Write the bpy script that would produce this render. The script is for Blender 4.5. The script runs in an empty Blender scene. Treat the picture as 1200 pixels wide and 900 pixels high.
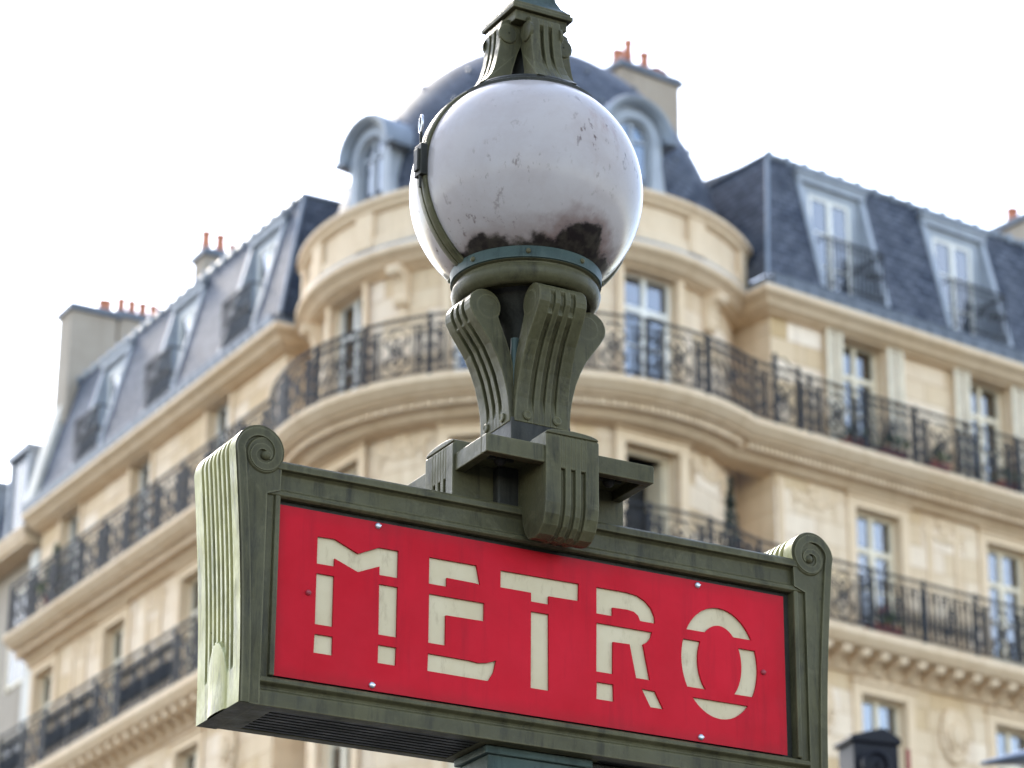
import bpy, bmesh, math, random
from mathutils import Vector, Matrix
from mathutils.geometry import tessellate_polygon
random.seed(7)
R_ = math.radians
scene = bpy.context.scene
COL = scene.collection

# ------------------------------------------------------------------ camera
cd = bpy.data.cameras.new("camera"); cam = bpy.data.objects.new("camera", cd); COL.objects.link(cam)
cd.sensor_width = 36.0; cd.lens = 106.5; cd.clip_start = 0.05; cd.clip_end = 6000
cam.rotation_mode = 'XYZ'
cam.matrix_world = Matrix.Translation((0, 0, 1.65)) @ Matrix.Rotation(R_(90 + 22.0), 4, 'X') @ Matrix.Rotation(R_(0.4), 4, 'Z')
cd.dof.use_dof = True; cd.dof.focus_distance = 6.22; cd.dof.aperture_fstop = 5.8
scene.camera = cam
scene.render.resolution_x = 1024; scene.render.resolution_y = 768

# ------------------------------------------------------------------ sky, sun, exposure
SUN_AZ, SUN_EL = -24.0, 37.0          # degrees, azimuth from +Y towards +X
world = bpy.data.worlds.new("World"); scene.world = world; world.use_nodes = True
wn = world.node_tree; wn.nodes.clear()
sky = wn.nodes.new('ShaderNodeTexSky'); sky.sky_type = 'NISHITA'; sky.sun_disc = False
sky.sun_elevation = R_(SUN_EL); sky.sun_rotation = R_(SUN_AZ)
sky.air_density = 1.0; sky.dust_density = 0.8; sky.ozone_density = 1.0; sky.altitude = 50
bg = wn.nodes.new('ShaderNodeBackground'); bg.inputs['Strength'].default_value = 0.15
wo = wn.nodes.new('ShaderNodeOutputWorld')
# thin broken cloud veil: the sky's own brightness, whitened, in drifting patches
bw = wn.nodes.new('ShaderNodeRGBToBW'); wn.links.new(sky.outputs[0], bw.inputs[0])
veil = wn.nodes.new('ShaderNodeVectorMath'); veil.operation = 'SCALE'; veil.inputs[0].default_value = (1.02, 0.985, 0.94)
vg = wn.nodes.new('ShaderNodeMath'); vg.operation = 'MULTIPLY'; vg.inputs[1].default_value = 1.55; wn.links.new(bw.outputs[0], vg.inputs[0]); wn.links.new(vg.outputs[0], veil.inputs['Scale'])
wtc = wn.nodes.new('ShaderNodeTexCoord'); wmp = wn.nodes.new('ShaderNodeMapping'); wmp.inputs['Scale'].default_value = (1.0, 1.0, 2.2); wmp.inputs['Location'].default_value = (3.1, 1.7, 0.4)
wn.links.new(wtc.outputs['Generated'], wmp.inputs['Vector'])
wno = wn.nodes.new('ShaderNodeTexNoise'); wno.inputs['Scale'].default_value = 1.6; wno.inputs['Detail'].default_value = 7; wno.inputs['Roughness'].default_value = .55; wn.links.new(wmp.outputs[0], wno.inputs['Vector'])
wrp = wn.nodes.new('ShaderNodeValToRGB'); wrp.color_ramp.elements[0].position = .44; wrp.color_ramp.elements[0].color = (.08, .08, .08, 1); wrp.color_ramp.elements[1].position = .70; wrp.color_ramp.elements[1].color = (.75, .75, .75, 1)
wn.links.new(wno.outputs['Fac'], wrp.inputs[0])
wmx = wn.nodes.new('ShaderNodeMix'); wmx.data_type = 'RGBA'; wn.links.new(wrp.outputs[0], wmx.inputs[0]); wn.links.new(sky.outputs[0], wmx.inputs[6]); wn.links.new(veil.outputs[0], wmx.inputs[7])
wn.links.new(wmx.outputs[2], bg.inputs['Color']); wn.links.new(bg.outputs[0], wo.inputs['Surface'])
sl = bpy.data.lights.new("sun", 'SUN'); sl.energy = 0.8; sl.angle = R_(12); sl.color = (1.0, 0.92, 0.80)
sun = bpy.data.objects.new("sun", sl); COL.objects.link(sun)
sd = Vector((math.sin(R_(SUN_AZ)) * math.cos(R_(SUN_EL)), math.cos(R_(SUN_AZ)) * math.cos(R_(SUN_EL)), math.sin(R_(SUN_EL))))
sun.rotation_euler = sd.to_track_quat('Z', 'Y').to_euler(); sun.location = sd * 80
vs = scene.view_settings
vs.view_transform = 'Standard'; vs.look = 'None'; vs.gamma = 1.0; vs.use_curve_mapping = False; vs.exposure = 2.36
scene.render.engine = 'CYCLES'

# ------------------------------------------------------------------ materials
def new_mat(name):
    m = bpy.data.materials.new(name); m.use_nodes = True
    nt = m.node_tree; b = nt.nodes['Principled BSDF']; return m, nt, b
def node(nt, t, **k):
    n = nt.nodes.new(t)
    for a, v in k.items():
        if a in n.inputs: n.inputs[a].default_value = v
        else: setattr(n, a, v)
    return n
def noise(nt, scale, detail=5, rough=.6, vec=None, dist=0.0):
    n = node(nt, 'ShaderNodeTexNoise'); n.inputs['Scale'].default_value = scale; n.inputs['Detail'].default_value = detail
    n.inputs['Roughness'].default_value = rough; n.inputs['Distortion'].default_value = dist
    if vec is not None: nt.links.new(vec, n.inputs['Vector'])
    return n.outputs['Fac']
def ramp(nt, fac, stops):
    r = node(nt, 'ShaderNodeValToRGB'); el = r.color_ramp.elements
    while len(el) < len(stops): el.new(0.5)
    for e, (p, c) in zip(el, stops):
        e.position = p; e.color = (c[0], c[1], c[2], 1) if isinstance(c, (tuple, list)) else (c, c, c, 1)
    nt.links.new(fac, r.inputs['Fac']); return r.outputs['Color']
def mix(nt, fac, a, b, mode='MIX'):
    m = node(nt, 'ShaderNodeMix'); m.data_type = 'RGBA'; m.blend_type = mode
    for i, x in ((0, fac), (6, a), (7, b)):
        if hasattr(x, 'is_linked') or hasattr(x, 'links'): nt.links.new(x, m.inputs[i])
        elif i == 0: m.inputs[0].default_value = x
        else: m.inputs[i].default_value = (*x, 1)
    return m.outputs[2]
def math_(nt, op, a, b=0.0, clamp=False):
    m = node(nt, 'ShaderNodeMath'); m.operation = op; m.use_clamp = clamp
    for i, x in ((0, a), (1, b)):
        if hasattr(x, 'links'): nt.links.new(x, m.inputs[i])
        else: m.inputs[i].default_value = x
    return m.outputs[0]
def mapping(nt, vec, scale):
    m = node(nt, 'ShaderNodeMapping'); m.inputs['Scale'].default_value = scale
    nt.links.new(vec, m.inputs['Vector']); return m.outputs[0]
def bump(nt, b, h, strength=.3, dist=.01):
    n = node(nt, 'ShaderNodeBump'); n.inputs['Strength'].default_value = strength; n.inputs['Distance'].default_value = dist
    nt.links.new(h, n.inputs['Height']); nt.links.new(n.outputs[0], b.inputs['Normal'])
def objc(nt): return node(nt, 'ShaderNodeTexCoord').outputs['Object']
def simple(name, colr, rough=.5, metal=0.0, var=.25, scale=6, spec=.5, bstr=0.0):
    m, nt, b = new_mat(name); c = objc(nt)
    f = noise(nt, scale, 5, .6, c)
    col = ramp(nt, f, [(.3, tuple(x * (1 - var) for x in colr)), (.7, tuple(min(1, x * (1 + var)) for x in colr))])
    nt.links.new(col, b.inputs['Base Color']); b.inputs['Roughness'].default_value = rough
    b.inputs['Metallic'].default_value = metal; b.inputs['Specular IOR Level'].default_value = spec
    if bstr: bump(nt, b, noise(nt, scale * 6, 4, .6, c), bstr, .01)
    return m
M = {}
def stone(name, c0, c1, stain):
    m, nt, b = new_mat(name); c = objc(nt)
    big = noise(nt, .7, 4, .6, c); fine = noise(nt, 9, 6, .65, c)
    col = mix(nt, ramp(nt, big, [(.35, 0), (.68, 1)]), c0, c1)
    col = mix(nt, ramp(nt, fine, [(.3, .35), (.75, 0)]), col, tuple(x * .72 for x in c0))
    st = noise(nt, 1.0, 6, .7, mapping(nt, c, (3.0, 3.0, .35)))
    col = mix(nt, ramp(nt, st, [(.50, 0), (.76, .75)]), col, stain)
    at = node(nt, 'ShaderNodeAttribute'); at.attribute_name = 'tint'
    hs = node(nt, 'ShaderNodeHueSaturation'); nt.links.new(col, hs.inputs['Color']); nt.links.new(math_(nt, 'ADD', math_(nt, 'MULTIPLY', at.outputs['Fac'], .20), 1.0), hs.inputs['Value']); nt.links.new(math_(nt, 'SUBTRACT', 1.0, math_(nt, 'MULTIPLY', at.outputs['Fac'], .25)), hs.inputs['Saturation'])
    col = hs.outputs['Color']
    nt.links.new(col, b.inputs['Base Color']); b.inputs['Roughness'].default_value = .85
    bump(nt, b, fine, .35, .02); return m
M['stone'] = stone('warm_limestone', (.66, .49, .315), (.72, .56, .38), (.45, .30, .17))
M['stone_trim'] = stone('limestone_mouldings', (.67, .49, .305), (.73, .56, .375), (.48, .32, .175))
M['render_wall'] = stone('grey_render', (.31, .25, .185), (.38, .315, .24), (.2, .155, .11))
M['tan_render'] = stone('tan_chimney_render', (.30, .235, .17), (.36, .29, .215), (.2, .15, .11))
M['white_render'] = stone('white_render', (.60, .55, .47), (.66, .61, .53), (.42, .37, .31))
def slate():
    m, nt, b = new_mat('blue_slate'); c = objc(nt)
    uv = node(nt, 'ShaderNodeUVMap'); uv.uv_map = 'uv'
    br = node(nt, 'ShaderNodeTexBrick'); br.offset = .5
    br.inputs['Scale'].default_value = 1.0; br.inputs['Brick Width'].default_value = .24; br.inputs['Row Height'].default_value = .13
    br.inputs['Mortar Size'].default_value = .016; br.inputs['Color1'].default_value = (.030, .037, .054, 1); br.inputs['Color2'].default_value = (.098, .108, .135, 1)
    br.inputs['Mortar'].default_value = (.014, .016, .022, 1); br.inputs['Bias'].default_value = -.1
    nt.links.new(uv.outputs[0], br.inputs['Vector'])
    col = mix(nt, ramp(nt, noise(nt, 1.3, 6, .7, c), [(.4, 0), (.75, .55)]), br.outputs['Color'], (.13, .135, .15))
    nt.links.new(col, b.inputs['Base Color']); b.inputs['Roughness'].default_value = .6; b.inputs['Specular IOR Level'].default_value = .13
    bump(nt, b, br.outputs['Fac'], -.5, .02); return m
M['slate'] = slate()
M['zinc'] = simple('blue_grey_zinc', (.19, .21, .235), .42, .15, .15, 3)
M['zinc_pale'] = simple('pale_painted_zinc', (.29, .305, .325), .5, 0, .12, 3)
M['zinc_dark'] = simple('dark_zinc_gutter', (.10, .11, .125), .45, .2, .25, 4)
M['iron'] = simple('black_wrought_iron', (.022, .021, .022), .6, .0, .4, 12, spec=.25)
M['wood'] = simple('cream_window_paint', (.66, .56, .40), .5, 0, .1, 5)
M['wood_white'] = simple('white_window_paint', (.70, .66, .58), .5, 0, .08, 5)
M['shutter'] = simple('ivory_shutter_paint', (.68, .585, .43), .6, 0, .1, 5)
M['terracotta'] = simple('terracotta_pot', (.42, .15, .075), .75, 0, .3, 9)
M['clay'] = simple('red_planter_clay', (.26, .065, .045), .7, 0, .25, 9)
M['leaf'] = simple('balcony_leaf_green', (.06, .085, .03), .6, 0, .5, 14)
M['leaf_dark'] = simple('dark_leaf', (.035, .04, .028), .6, 0, .5, 14)
M['petal'] = simple('pink_petal', (.45, .06, .10), .6, 0, .3, 14)
M['asphalt'] = simple('street_asphalt', (.055, .055, .056), .85, 0, .3, 2, bstr=.4)
M['pavement'] = simple('grey_pavement', (.13, .125, .118), .8, 0, .2, 2, bstr=.3)
M['black_metal'] = simple('black_lamp_metal', (.006, .0055, .008), .55, 0, .3, 12, spec=.2)
M['grey_metal'] = simple('grey_lamp_metal', (.20, .22, .26), .35, .3, .15, 6)
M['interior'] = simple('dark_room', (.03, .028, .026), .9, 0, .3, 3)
M['curtain'] = simple('pale_curtain', (.55, .53, .5), .8, 0, .15, 6)
def glass():
    m, nt, b = new_mat('window_glass')
    b.inputs['Base Color'].default_value = (.016, .026, .042, 1); b.inputs['Roughness'].default_value = .04
    b.inputs['IOR'].default_value = 3.0; b.inputs['Specular IOR Level'].default_value = .5
    c = objc(nt); bump(nt, b, noise(nt, 1.4, 2, .5, c), .25, .02); return m
def clear_glass():
    m, nt, b = new_mat('clear_window_glass'); out = nt.nodes['Material Output']
    tr = node(nt, 'ShaderNodeBsdfTransparent'); tr.inputs[0].default_value = (.72, .80, .86, 1)
    gl = node(nt, 'ShaderNodeBsdfGlossy'); gl.inputs['Roughness'].default_value = .03; gl.inputs['Color'].default_value = (.95, .97, 1, 1)
    fr = node(nt, 'ShaderNodeFresnel'); fr.inputs['IOR'].default_value = 3.0
    bp = node(nt, 'ShaderNodeBump'); bp.inputs['Strength'].default_value = .25; bp.inputs['Distance'].default_value = .02; nt.links.new(noise(nt, 1.4, 2, .5, objc(nt)), bp.inputs['Height']); nt.links.new(bp.outputs[0], gl.inputs['Normal'])
    mx = node(nt, 'ShaderNodeMixShader'); nt.links.new(fr.outputs[0], mx.inputs[0]); nt.links.new(tr.outputs[0], mx.inputs[1]); nt.links.new(gl.outputs[0], mx.inputs[2]); nt.links.new(mx.outputs[0], out.inputs['Surface']); return m
M['clear_glass'] = clear_glass()
M['dull_glass'] = simple('dull_far_glass', (.05, .065, .085), .25, 0, .3, 2, spec=.35)
M['glass'] = glass()
def green(name, base, pale, dark, rough=.42):
    m, nt, b = new_mat(name); c = objc(nt)
    col = mix(nt, ramp(nt, noise(nt, 5, 6, .7, c, .5), [(.32, 0), (.68, 1)]), tuple(x * .82 for x in base), tuple(x * 1.45 for x in base))
    col = mix(nt, ramp(nt, noise(nt, 18, 8, .75, c, .8), [(.55, 0), (.70, .75)]), col, pale)
    st = noise(nt, 10, 7, .75, mapping(nt, c, (2.6, 2.6, .35)), .4)
    col = mix(nt, ramp(nt, st, [(.50, 0), (.66, .8)]), col, dark)
    chip = noise(nt, 55, 5, .7, c)
    col = mix(nt, ramp(nt, chip, [(.66, 0), (.71, .8)]), col, (.025, .018, .012))
    bv = node(nt, 'ShaderNodeBevel'); bv.samples = 4; bv.inputs['Radius'].default_value = .007
    ge = node(nt, 'ShaderNodeNewGeometry'); dt = node(nt, 'ShaderNodeVectorMath'); dt.operation = 'DOT_PRODUCT'
    nt.links.new(bv.outputs[0], dt.inputs[0]); nt.links.new(ge.outputs['True Normal'], dt.inputs[1])
    wear = math_(nt, 'MULTIPLY', math_(nt, 'SUBTRACT', 1.0, dt.outputs['Value']), math_(nt, 'MULTIPLY', noise(nt, 26, 5, .7, c), 7.0), True)
    col = mix(nt, math_(nt, 'MULTIPLY', wear, .6), col, tuple(min(.4, x * 1.7) for x in pale))
    nt.links.new(col, b.inputs['Base Color'])
    nt.links.new(ramp(nt, noise(nt, 12, 5, .6, c), [(.3, rough - .1), (.7, rough + .18)]), b.inputs['Roughness'])
    b.inputs['Specular IOR Level'].default_value = .13
    h = math_(nt, 'ADD', noise(nt, 45, 6, .7, c), math_(nt, 'MULTIPLY', noise(nt, 9, 4, .6, c), 1.5))
    bump(nt, b, h, .3, .005); return m
M['green'] = green('olive_green_cast_iron', (.052, .046, .022), (.098, .086, .046), (.018, .0155, .009))
M['green_lit'] = green('sunlit_green_paint', (.29, .26, .105), (.38, .335, .15), (.075, .064, .03), .36)  # lit copy of the olive green: side light painted into the end faces
M['green_blue'] = green('blue_green_mast_paint', (.032, .046, .038), (.06, .072, .06), (.013, .018, .015))
M['dark_iron'] = green('sooty_iron', (.021, .0195, .015), (.036, .033, .024), (.010, .009, .007))
def red():
    m, nt, b = new_mat('red_enamel'); c = objc(nt)
    col = mix(nt, ramp(nt, noise(nt, 3.2, 6, .65, c, .3), [(.32, 0), (.7, 1)]), (.33, .003, .009), (.43, .006, .016))
    st = noise(nt, 16, 6, .7, mapping(nt, c, (1.6, 1, .14)))
    col = mix(nt, ramp(nt, st, [(.52, 0), (.74, .5)]), col, (.20, .004, .010))
    v = node(nt, 'ShaderNodeSeparateXYZ'); nt.links.new(c, v.inputs[0])
    ex = math_(nt, 'MAXIMUM', math_(nt, 'SUBTRACT', math_(nt, 'ABSOLUTE', v.outputs['Z']), .142), math_(nt, 'SUBTRACT', math_(nt, 'ABSOLUTE', math_(nt, 'ADD', v.outputs['X'], .01)), .57))
    edge = math_(nt, 'ADD', math_(nt, 'MULTIPLY', ex, 14.0), math_(nt, 'MULTIPLY', noise(nt, 12, 6, .7, c), .7))
    col = mix(nt, ramp(nt, edge, [(.45, 0), (.95, .5)]), col, (.20, .012, .014))
    top = math_(nt, 'ADD', math_(nt, 'MULTIPLY', v.outputs['Z'], 4.0), math_(nt, 'MULTIPLY', noise(nt, 26, 7, .75, c), .55))
    col = mix(nt, ramp(nt, top, [(1.0, 0), (1.03, .5)]), col, (.34, .12, .10))
    col = mix(nt, ramp(nt, noise(nt, 80, 4, .7, c), [(.70, 0), (.78, .6)]), col, (.12, .01, .01))
    nt.links.new(col, b.inputs['Base Color']); nt.links.new(ramp(nt, noise(nt, 10, 5, .6, c), [(.3, .3), (.7, .5)]), b.inputs['Roughness']); b.inputs['Specular IOR Level'].default_value = .07
    bump(nt, b, noise(nt, 22, 5, .6, c), .08, .004); return m
M['red'] = red()
def cream():
    m, nt, b = new_mat('grimy_cream_plate'); c = objc(nt)
    col = mix(nt, ramp(nt, noise(nt, 8, 5, .6, c), [(.35, 0), (.7, 1)]), (.42, .335, .20), (.47, .385, .245))
    col = mix(nt, ramp(nt, noise(nt, 26, 6, .75, mapping(nt, c, (1.2, 1, .4))), [(.54, 0), (.74, .7)]), col, (.24, .18, .10))
    nt.links.new(col, b.inputs['Base Color']); b.inputs['Roughness'].default_value = .55; b.inputs['Specular IOR Level'].default_value = .25; return m
M['cream'] = cream()
M['steel'] = simple('zinc_screw', (.45, .45, .46), .3, .8, .15, 60)
M['red_screw'] = simple('red_painted_screw', (.22, .012, .02), .5, 0, .3, 60)
def opal():
    m, nt, b = new_mat('opal_globe_glass'); c = objc(nt)
    v = node(nt, 'ShaderNodeSeparateXYZ'); nt.links.new(c, v.inputs[0])
    n1 = noise(nt, 26, 8, .75, c, .5); n2 = noise(nt, 7, 6, .7, c, .3); n3 = noise(nt, 38, 3, .6, c); n4 = noise(nt, 3.2, 3, .5, c)
    col = mix(nt, ramp(nt, n2, [(.4, 0), (.75, .8)]), (.345, .302, .28), (.28, .232, .212))
    # specks: small soot spots in the patches where grime has gathered
    sp = node(nt, 'ShaderNodeMath'); sp.operation = 'MULTIPLY'
    nt.links.new(ramp(nt, noise(nt, 55, 3, .65, mapping(nt, c, (1, 1, .55))), [(.60, 0), (.70, 1)]), sp.inputs[0]); nt.links.new(ramp(nt, n4, [(.44, 0), (.62, .9)]), sp.inputs[1])
    col = mix(nt, sp.outputs[0], col, (.09, .055, .045))
    # soot ring above the lower collar: height + noise
    wob = math_(nt, 'MULTIPLY', math_(nt, 'SUBTRACT', noise(nt, 30, 5, .6, c), .5), .045)
    wob = math_(nt, 'ADD', wob, math_(nt, 'MULTIPLY', math_(nt, 'SUBTRACT', noise(nt, 9, 3, .5, c), .5), .10))
    zz = math_(nt, 'ADD', v.outputs['Z'], wob)
    col = mix(nt, ramp(nt, math_(nt, 'MULTIPLY', zz, -1.0), [(.150, 0), (.186, .55)]), col, (.17, .11, .09))
    ring = ramp(nt, math_(nt, 'MULTIPLY', zz, -1.0), [(.179, 0), (.190, .97)])
    # large burnt stain low on the front face
    d = node(nt, 'ShaderNodeVectorMath'); d.operation = 'DISTANCE'; nt.links.new(c, d.inputs[0]); d.inputs[1].default_value = (.028, -.162, -.18)
    dd = math_(nt, 'ADD', d.outputs['Value'], math_(nt, 'MULTIPLY', wob, .9))
    blob = ramp(nt, dd, [(.060, 1), (.068, 0)])
    halo = ramp(nt, dd, [(.072, .7), (.098, 0)])
    d2 = node(nt, 'ShaderNodeVectorMath'); d2.operation = 'DISTANCE'; nt.links.new(c, d2.inputs[0]); d2.inputs[1].default_value = (.165, -.075, -.178)
    dd2 = math_(nt, 'ADD', d2.outputs['Value'], math_(nt, 'MULTIPLY', wob, 1.2))
    col = mix(nt, ramp(nt, dd2, [(.03, .9), (.10, 0)]), col, (.07, .042, .035))
    streak = noise(nt, 24, 6, .7, mapping(nt, c, (1, 1, .3)))
    smear = node(nt, 'ShaderNodeMath'); smear.operation = 'MULTIPLY'; nt.links.new(ramp(nt, streak, [(.55, 0), (.72, .6)]), smear.inputs[0]); nt.links.new(ramp(nt, math_(nt, 'ADD', v.outputs['X'], n4), [(.48, 0), (.66, 1)]), smear.inputs[1])
    col = mix(nt, smear.outputs[0], col, (.24, .16, .14))
    soot = mix(nt, ramp(nt, n3, [(.4, 0), (.62, 1)]), (.010, .006, .005), (.032, .025, .017))
    col = mix(nt, halo, col, (.14, .085, .07)); col = mix(nt, ring, col, soot); col = mix(nt, blob, col, soot)
    nt.links.new(col, b.inputs['Base Color'])
    dirt = math_(nt, 'MAXIMUM', ring, blob)
    nt.links.new(ramp(nt, dirt, [(0, .2), (1, .6)]), b.inputs['Roughness']); b.inputs['Specular IOR Level'].default_value = .13
    b.inputs['Subsurface Weight'].default_value = .25; b.inputs['Subsurface Radius'].default_value = (.06, .055, .055); b.inputs['Subsurface Scale'].default_value = .6
    bump(nt, b, n2, .05, .01); return m
M['opal'] = opal()

# ------------------------------------------------------------------ mesh helpers
class MB:
    def __init__(s, m=None): s.v = []; s.f = []; s.m = m; s.uv = {}; s.t = {}
    def pt(s, p):
        s.v.append(tuple(s.m(*p)) if s.m else tuple(p)); return len(s.v) - 1
    def face(s, pts, uv=None):
        ids = [s.pt(p) for p in pts]
        if uv: s.uv[len(s.f)] = uv
        s.f.append(ids)
    def box(s, x0, x1, y0, y1, z0, z1, nx=1):
        for i in range(nx):
            a = x0 + (x1 - x0) * i / nx; b = x0 + (x1 - x0) * (i + 1) / nx
            k = [s.pt(p) for p in ((a, y0, z0), (b, y0, z0), (b, y1, z0), (a, y1, z0), (a, y0, z1), (b, y0, z1), (b, y1, z1), (a, y1, z1))]
            fs = [(0, 1, 5, 4), (2, 3, 7, 6), (0, 3, 2, 1), (4, 5, 6, 7)]
            if i == 0: fs.append((0, 4, 7, 3))
            if i == nx - 1: fs.append((1, 2, 6, 5))
            for f in fs: s.f.append([k[j] for j in f])
    def prism(s, poly, a0, a1, mp):
        """poly: 2D points; mp(p, a) -> xyz ; closed extrusion between a0 and a1"""
        n = len(poly); A = [s.pt(mp(p, a0)) for p in poly]; B = [s.pt(mp(p, a1)) for p in poly]
        s.f.append(A[::-1]); s.f.append(B)
        for i in range(n): s.f.append([A[i], A[(i + 1) % n], B[(i + 1) % n], B[i]])
    def grid(s, rows, closed=False):
        ids = [[s.pt(p) for p in r] for r in rows]; n = len(ids[0])
        for i in range(len(ids) - 1):
            for j in range(n if closed else n - 1):
                s.f.append([ids[i][j], ids[i][(j + 1) % n], ids[i + 1][(j + 1) % n], ids[i + 1][j]])
    def lathe(s, prof, n=48, cx=0, cy=0, a0=0.0, a1=2 * math.pi):
        full = abs(a1 - a0 - 2 * math.pi) < 1e-6
        m = n if full else n + 1
        rows = [[(cx + r * math.cos(a0 + (a1 - a0) * k / n), cy + r * math.sin(a0 + (a1 - a0) * k / n), z) for k in range(m)] for r, z in prof]
        s.grid(rows, closed=full)
    def tube(s, path, r, n=4, cap=True):
        P = [Vector(p) for p in path]; rows = []
        ref = Vector((0, 0, 1))
        for i, p in enumerate(P):
            t = (P[min(i + 1, len(P) - 1)] - P[max(i - 1, 0)])
            if t.length < 1e-9: t = Vector((0, 0, 1))
            t.normalize(); q = Vector((0, 1, 0)) if abs(t.y) < .9 else Vector((1, 0, 0))
            e = t.cross(q).normalized(); g = e.cross(t).normalized()
            rr = r[i] if isinstance(r, (list, tuple)) else r
            rows.append([tuple(p + e * rr * math.cos(2 * math.pi * k / n + .785) + g * rr * math.sin(2 * math.pi * k / n + .785)) for k in range(n)])
        base = len(s.v); s.grid(rows, closed=True)
        if cap:
            s.f.append([base + k for k in range(n)]); L = len(s.v) - n; s.f.append([L + k for k in range(n)][::-1])
    def build(s, name, mat, parent=None, smooth=None, bevel=0, loc=None, rz=0.0, kind=None, weld=True):
        me = bpy.data.meshes.new(name); me.from_pydata(s.v, [], s.f)
        if s.uv:
            ul = me.uv_layers.new(name='uv')
            for fi, uvs in s.uv.items():
                p = me.polygons[fi]
                for li, u in zip(p.loop_indices, uvs): ul.data[li].uv = u
        if s.t:
            at = me.attributes.new('tint', 'FLOAT', 'FACE')
            for fi, v in s.t.items(): at.data[fi].value = v
        bm = bmesh.new(); bm.from_mesh(me)
        if weld: bmesh.ops.remove_doubles(bm, verts=bm.verts, dist=1e-5)
        bmesh.ops.recalc_face_normals(bm, faces=bm.faces)
        bm.to_mesh(me); bm.free()
        me.materials.append(mat)
        if smooth is not None:
            me.polygons.foreach_set('use_smooth', [True] * len(me.polygons)); me.set_sharp_from_angle(angle=R_(smooth))
        return place(name, me, parent, loc, rz, bevel, kind)
def place(name, me, parent=None, loc=None, rz=0.0, bevel=0, kind=None):
    o = bpy.data.objects.new(name, me); COL.objects.link(o)
    if parent: o.parent = parent
    if loc is not None: o.location = loc
    o.rotation_euler = (0, 0, rz)
    if bevel:
        b = o.modifiers.new('edge', 'BEVEL'); b.width = bevel; b.segments = 2; b.limit_method = 'ANGLE'; b.angle_limit = R_(35)
    if kind: o['kind'] = kind
    return o
def copy_tree(o, parent=None, loc=None, rz=None):
    c = o.copy(); COL.objects.link(c); c.parent = parent
    if loc is not None: c.location = loc
    if rz is not None: c.rotation_euler = (0, 0, rz)
    for ch in list(o.children): copy_tree(ch, c)
    return c
def empty(name, loc, label=None, cat=None, group=None, rz=0.0):
    o = bpy.data.objects.new(name, None); COL.objects.link(o); o.location = loc; o.rotation_euler = (0, 0, rz); o.empty_display_size = .2
    if label: tag(o, label, cat, group)
    return o
def tag(o, label, cat, group=None):
    o['label'] = label; o['category'] = cat
    if group: o['group'] = group
    return o
def sphere(mb, c, r, n=10, m=6, sq=(1, 1, 1)):
    rows = []
    for i in range(m + 1):
        a = -math.pi / 2 + math.pi * i / m
        rows.append([(c[0] + r * sq[0] * max(math.cos(a), .01) * math.cos(2 * math.pi * k / n), c[1] + r * sq[1] * max(math.cos(a), .01) * math.sin(2 * math.pi * k / n), c[2] + r * sq[2] * math.sin(a)) for k in range(n)])
    mb.grid(rows, closed=True)

# ------------------------------------------------------------------ ground
g = MB(); g.face([(-3000, -3000, -.12), (3000, -3000, -.12), (3000, 3000, -.12), (-3000, 3000, -.12)])
g.build('street', M['asphalt'])['kind'] = 'structure'
g = MB(); g.box(-3.4, 3.2, 3.0, 9.5, -.115, 0)
g.build('pavement', M['pavement'], bevel=.02)['kind'] = 'structure'

# ------------------------------------------------------------------ corner building: plan
CT = Vector((.25, 48.75, 0)); RW = 3.6
def S(az): return Vector((math.sin(R_(az)), math.cos(R_(az)), 0))
AR, NR, AL, NL = S(54), S(144), S(-30), S(-120)
WR = Vector((4.39, 47.46, 0)); WL = Vector((-3.97, 49.24, 0))
ROTR, ROTL = R_(36), R_(-60)
LR, LL = 12.5, 11.4
class Fr:
    """facade frame: x to the right seen from the street, y inward, z up (in building-local coordinates)"""
    def __init__(s, P, rot): s.P = P - CT; s.rot = rot; s.R = None; s.c = math.cos(rot); s.s = math.sin(rot)
    def __call__(s, x, y, z): return (s.P.x + x * s.c - y * s.s, s.P.y + x * s.s + y * s.c, z)
    def loc(s, x, y, z): return s(x, y, z)
    def rz(s, x): return s.rot
    def n(s, L): return 1
class FrT:
    def __init__(s, R): s.R = R
    def __call__(s, x, y, z):
        t = x / s.R; r = s.R - y; return (r * math.sin(t), -r * math.cos(t), z)
    def rz(s, x): return x / s.R
    def loc(s, x, y, z): return s(x, y, z)
    def n(s, L): return max(1, int(math.ceil(abs(L) / .22)))
FR = Fr(WR, ROTR); FL = Fr(WL, ROTL); FT = FrT(RW)
def deg2x(d, r=RW): return R_(d) * r
Z5, Z4, Z3 = 19.82, 16.62, 13.35       # balcony slab tops
ZC0, ZC1 = 22.12, 22.46                # cornice
corner = empty('corner_building', (CT.x, CT.y, 0), 'cream limestone corner apartment building with slate dome and iron balconies', 'building')

# windows: openings (x centre, width, z0, z1) per facade
W5 = 2.32; W4 = 2.42; W3 = 2.4
openR = [(2.06 + 3.03 * k, 1.02, Z5, Z5 + W5) for k in range(4)] + [(2.30 + 3.08 * k, 1.04, Z4, Z4 + W4) for k in range(4)] + [(2.26 + 3.08 * k, 1.02, Z3, Z3 + W3) for k in range(4)]
openL = [(-2.75 - 3.52 * k, .98, Z5, Z5 + W5) for k in range(3)] + [(-3.55 - 3.58 * k, 1.04, Z4, Z4 + W4) for k in range(3)] + [(-3.45 - 3.58 * k, 1.02, Z3, Z3 + W3) for k in range(3)]
TW = (-57, -11.5, 34)
openT = [(deg2x(t), 1.10, z, z + h) for z, h in ((Z5, W5), (Z4, W4), (Z3, W3)) for t in TW]

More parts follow.
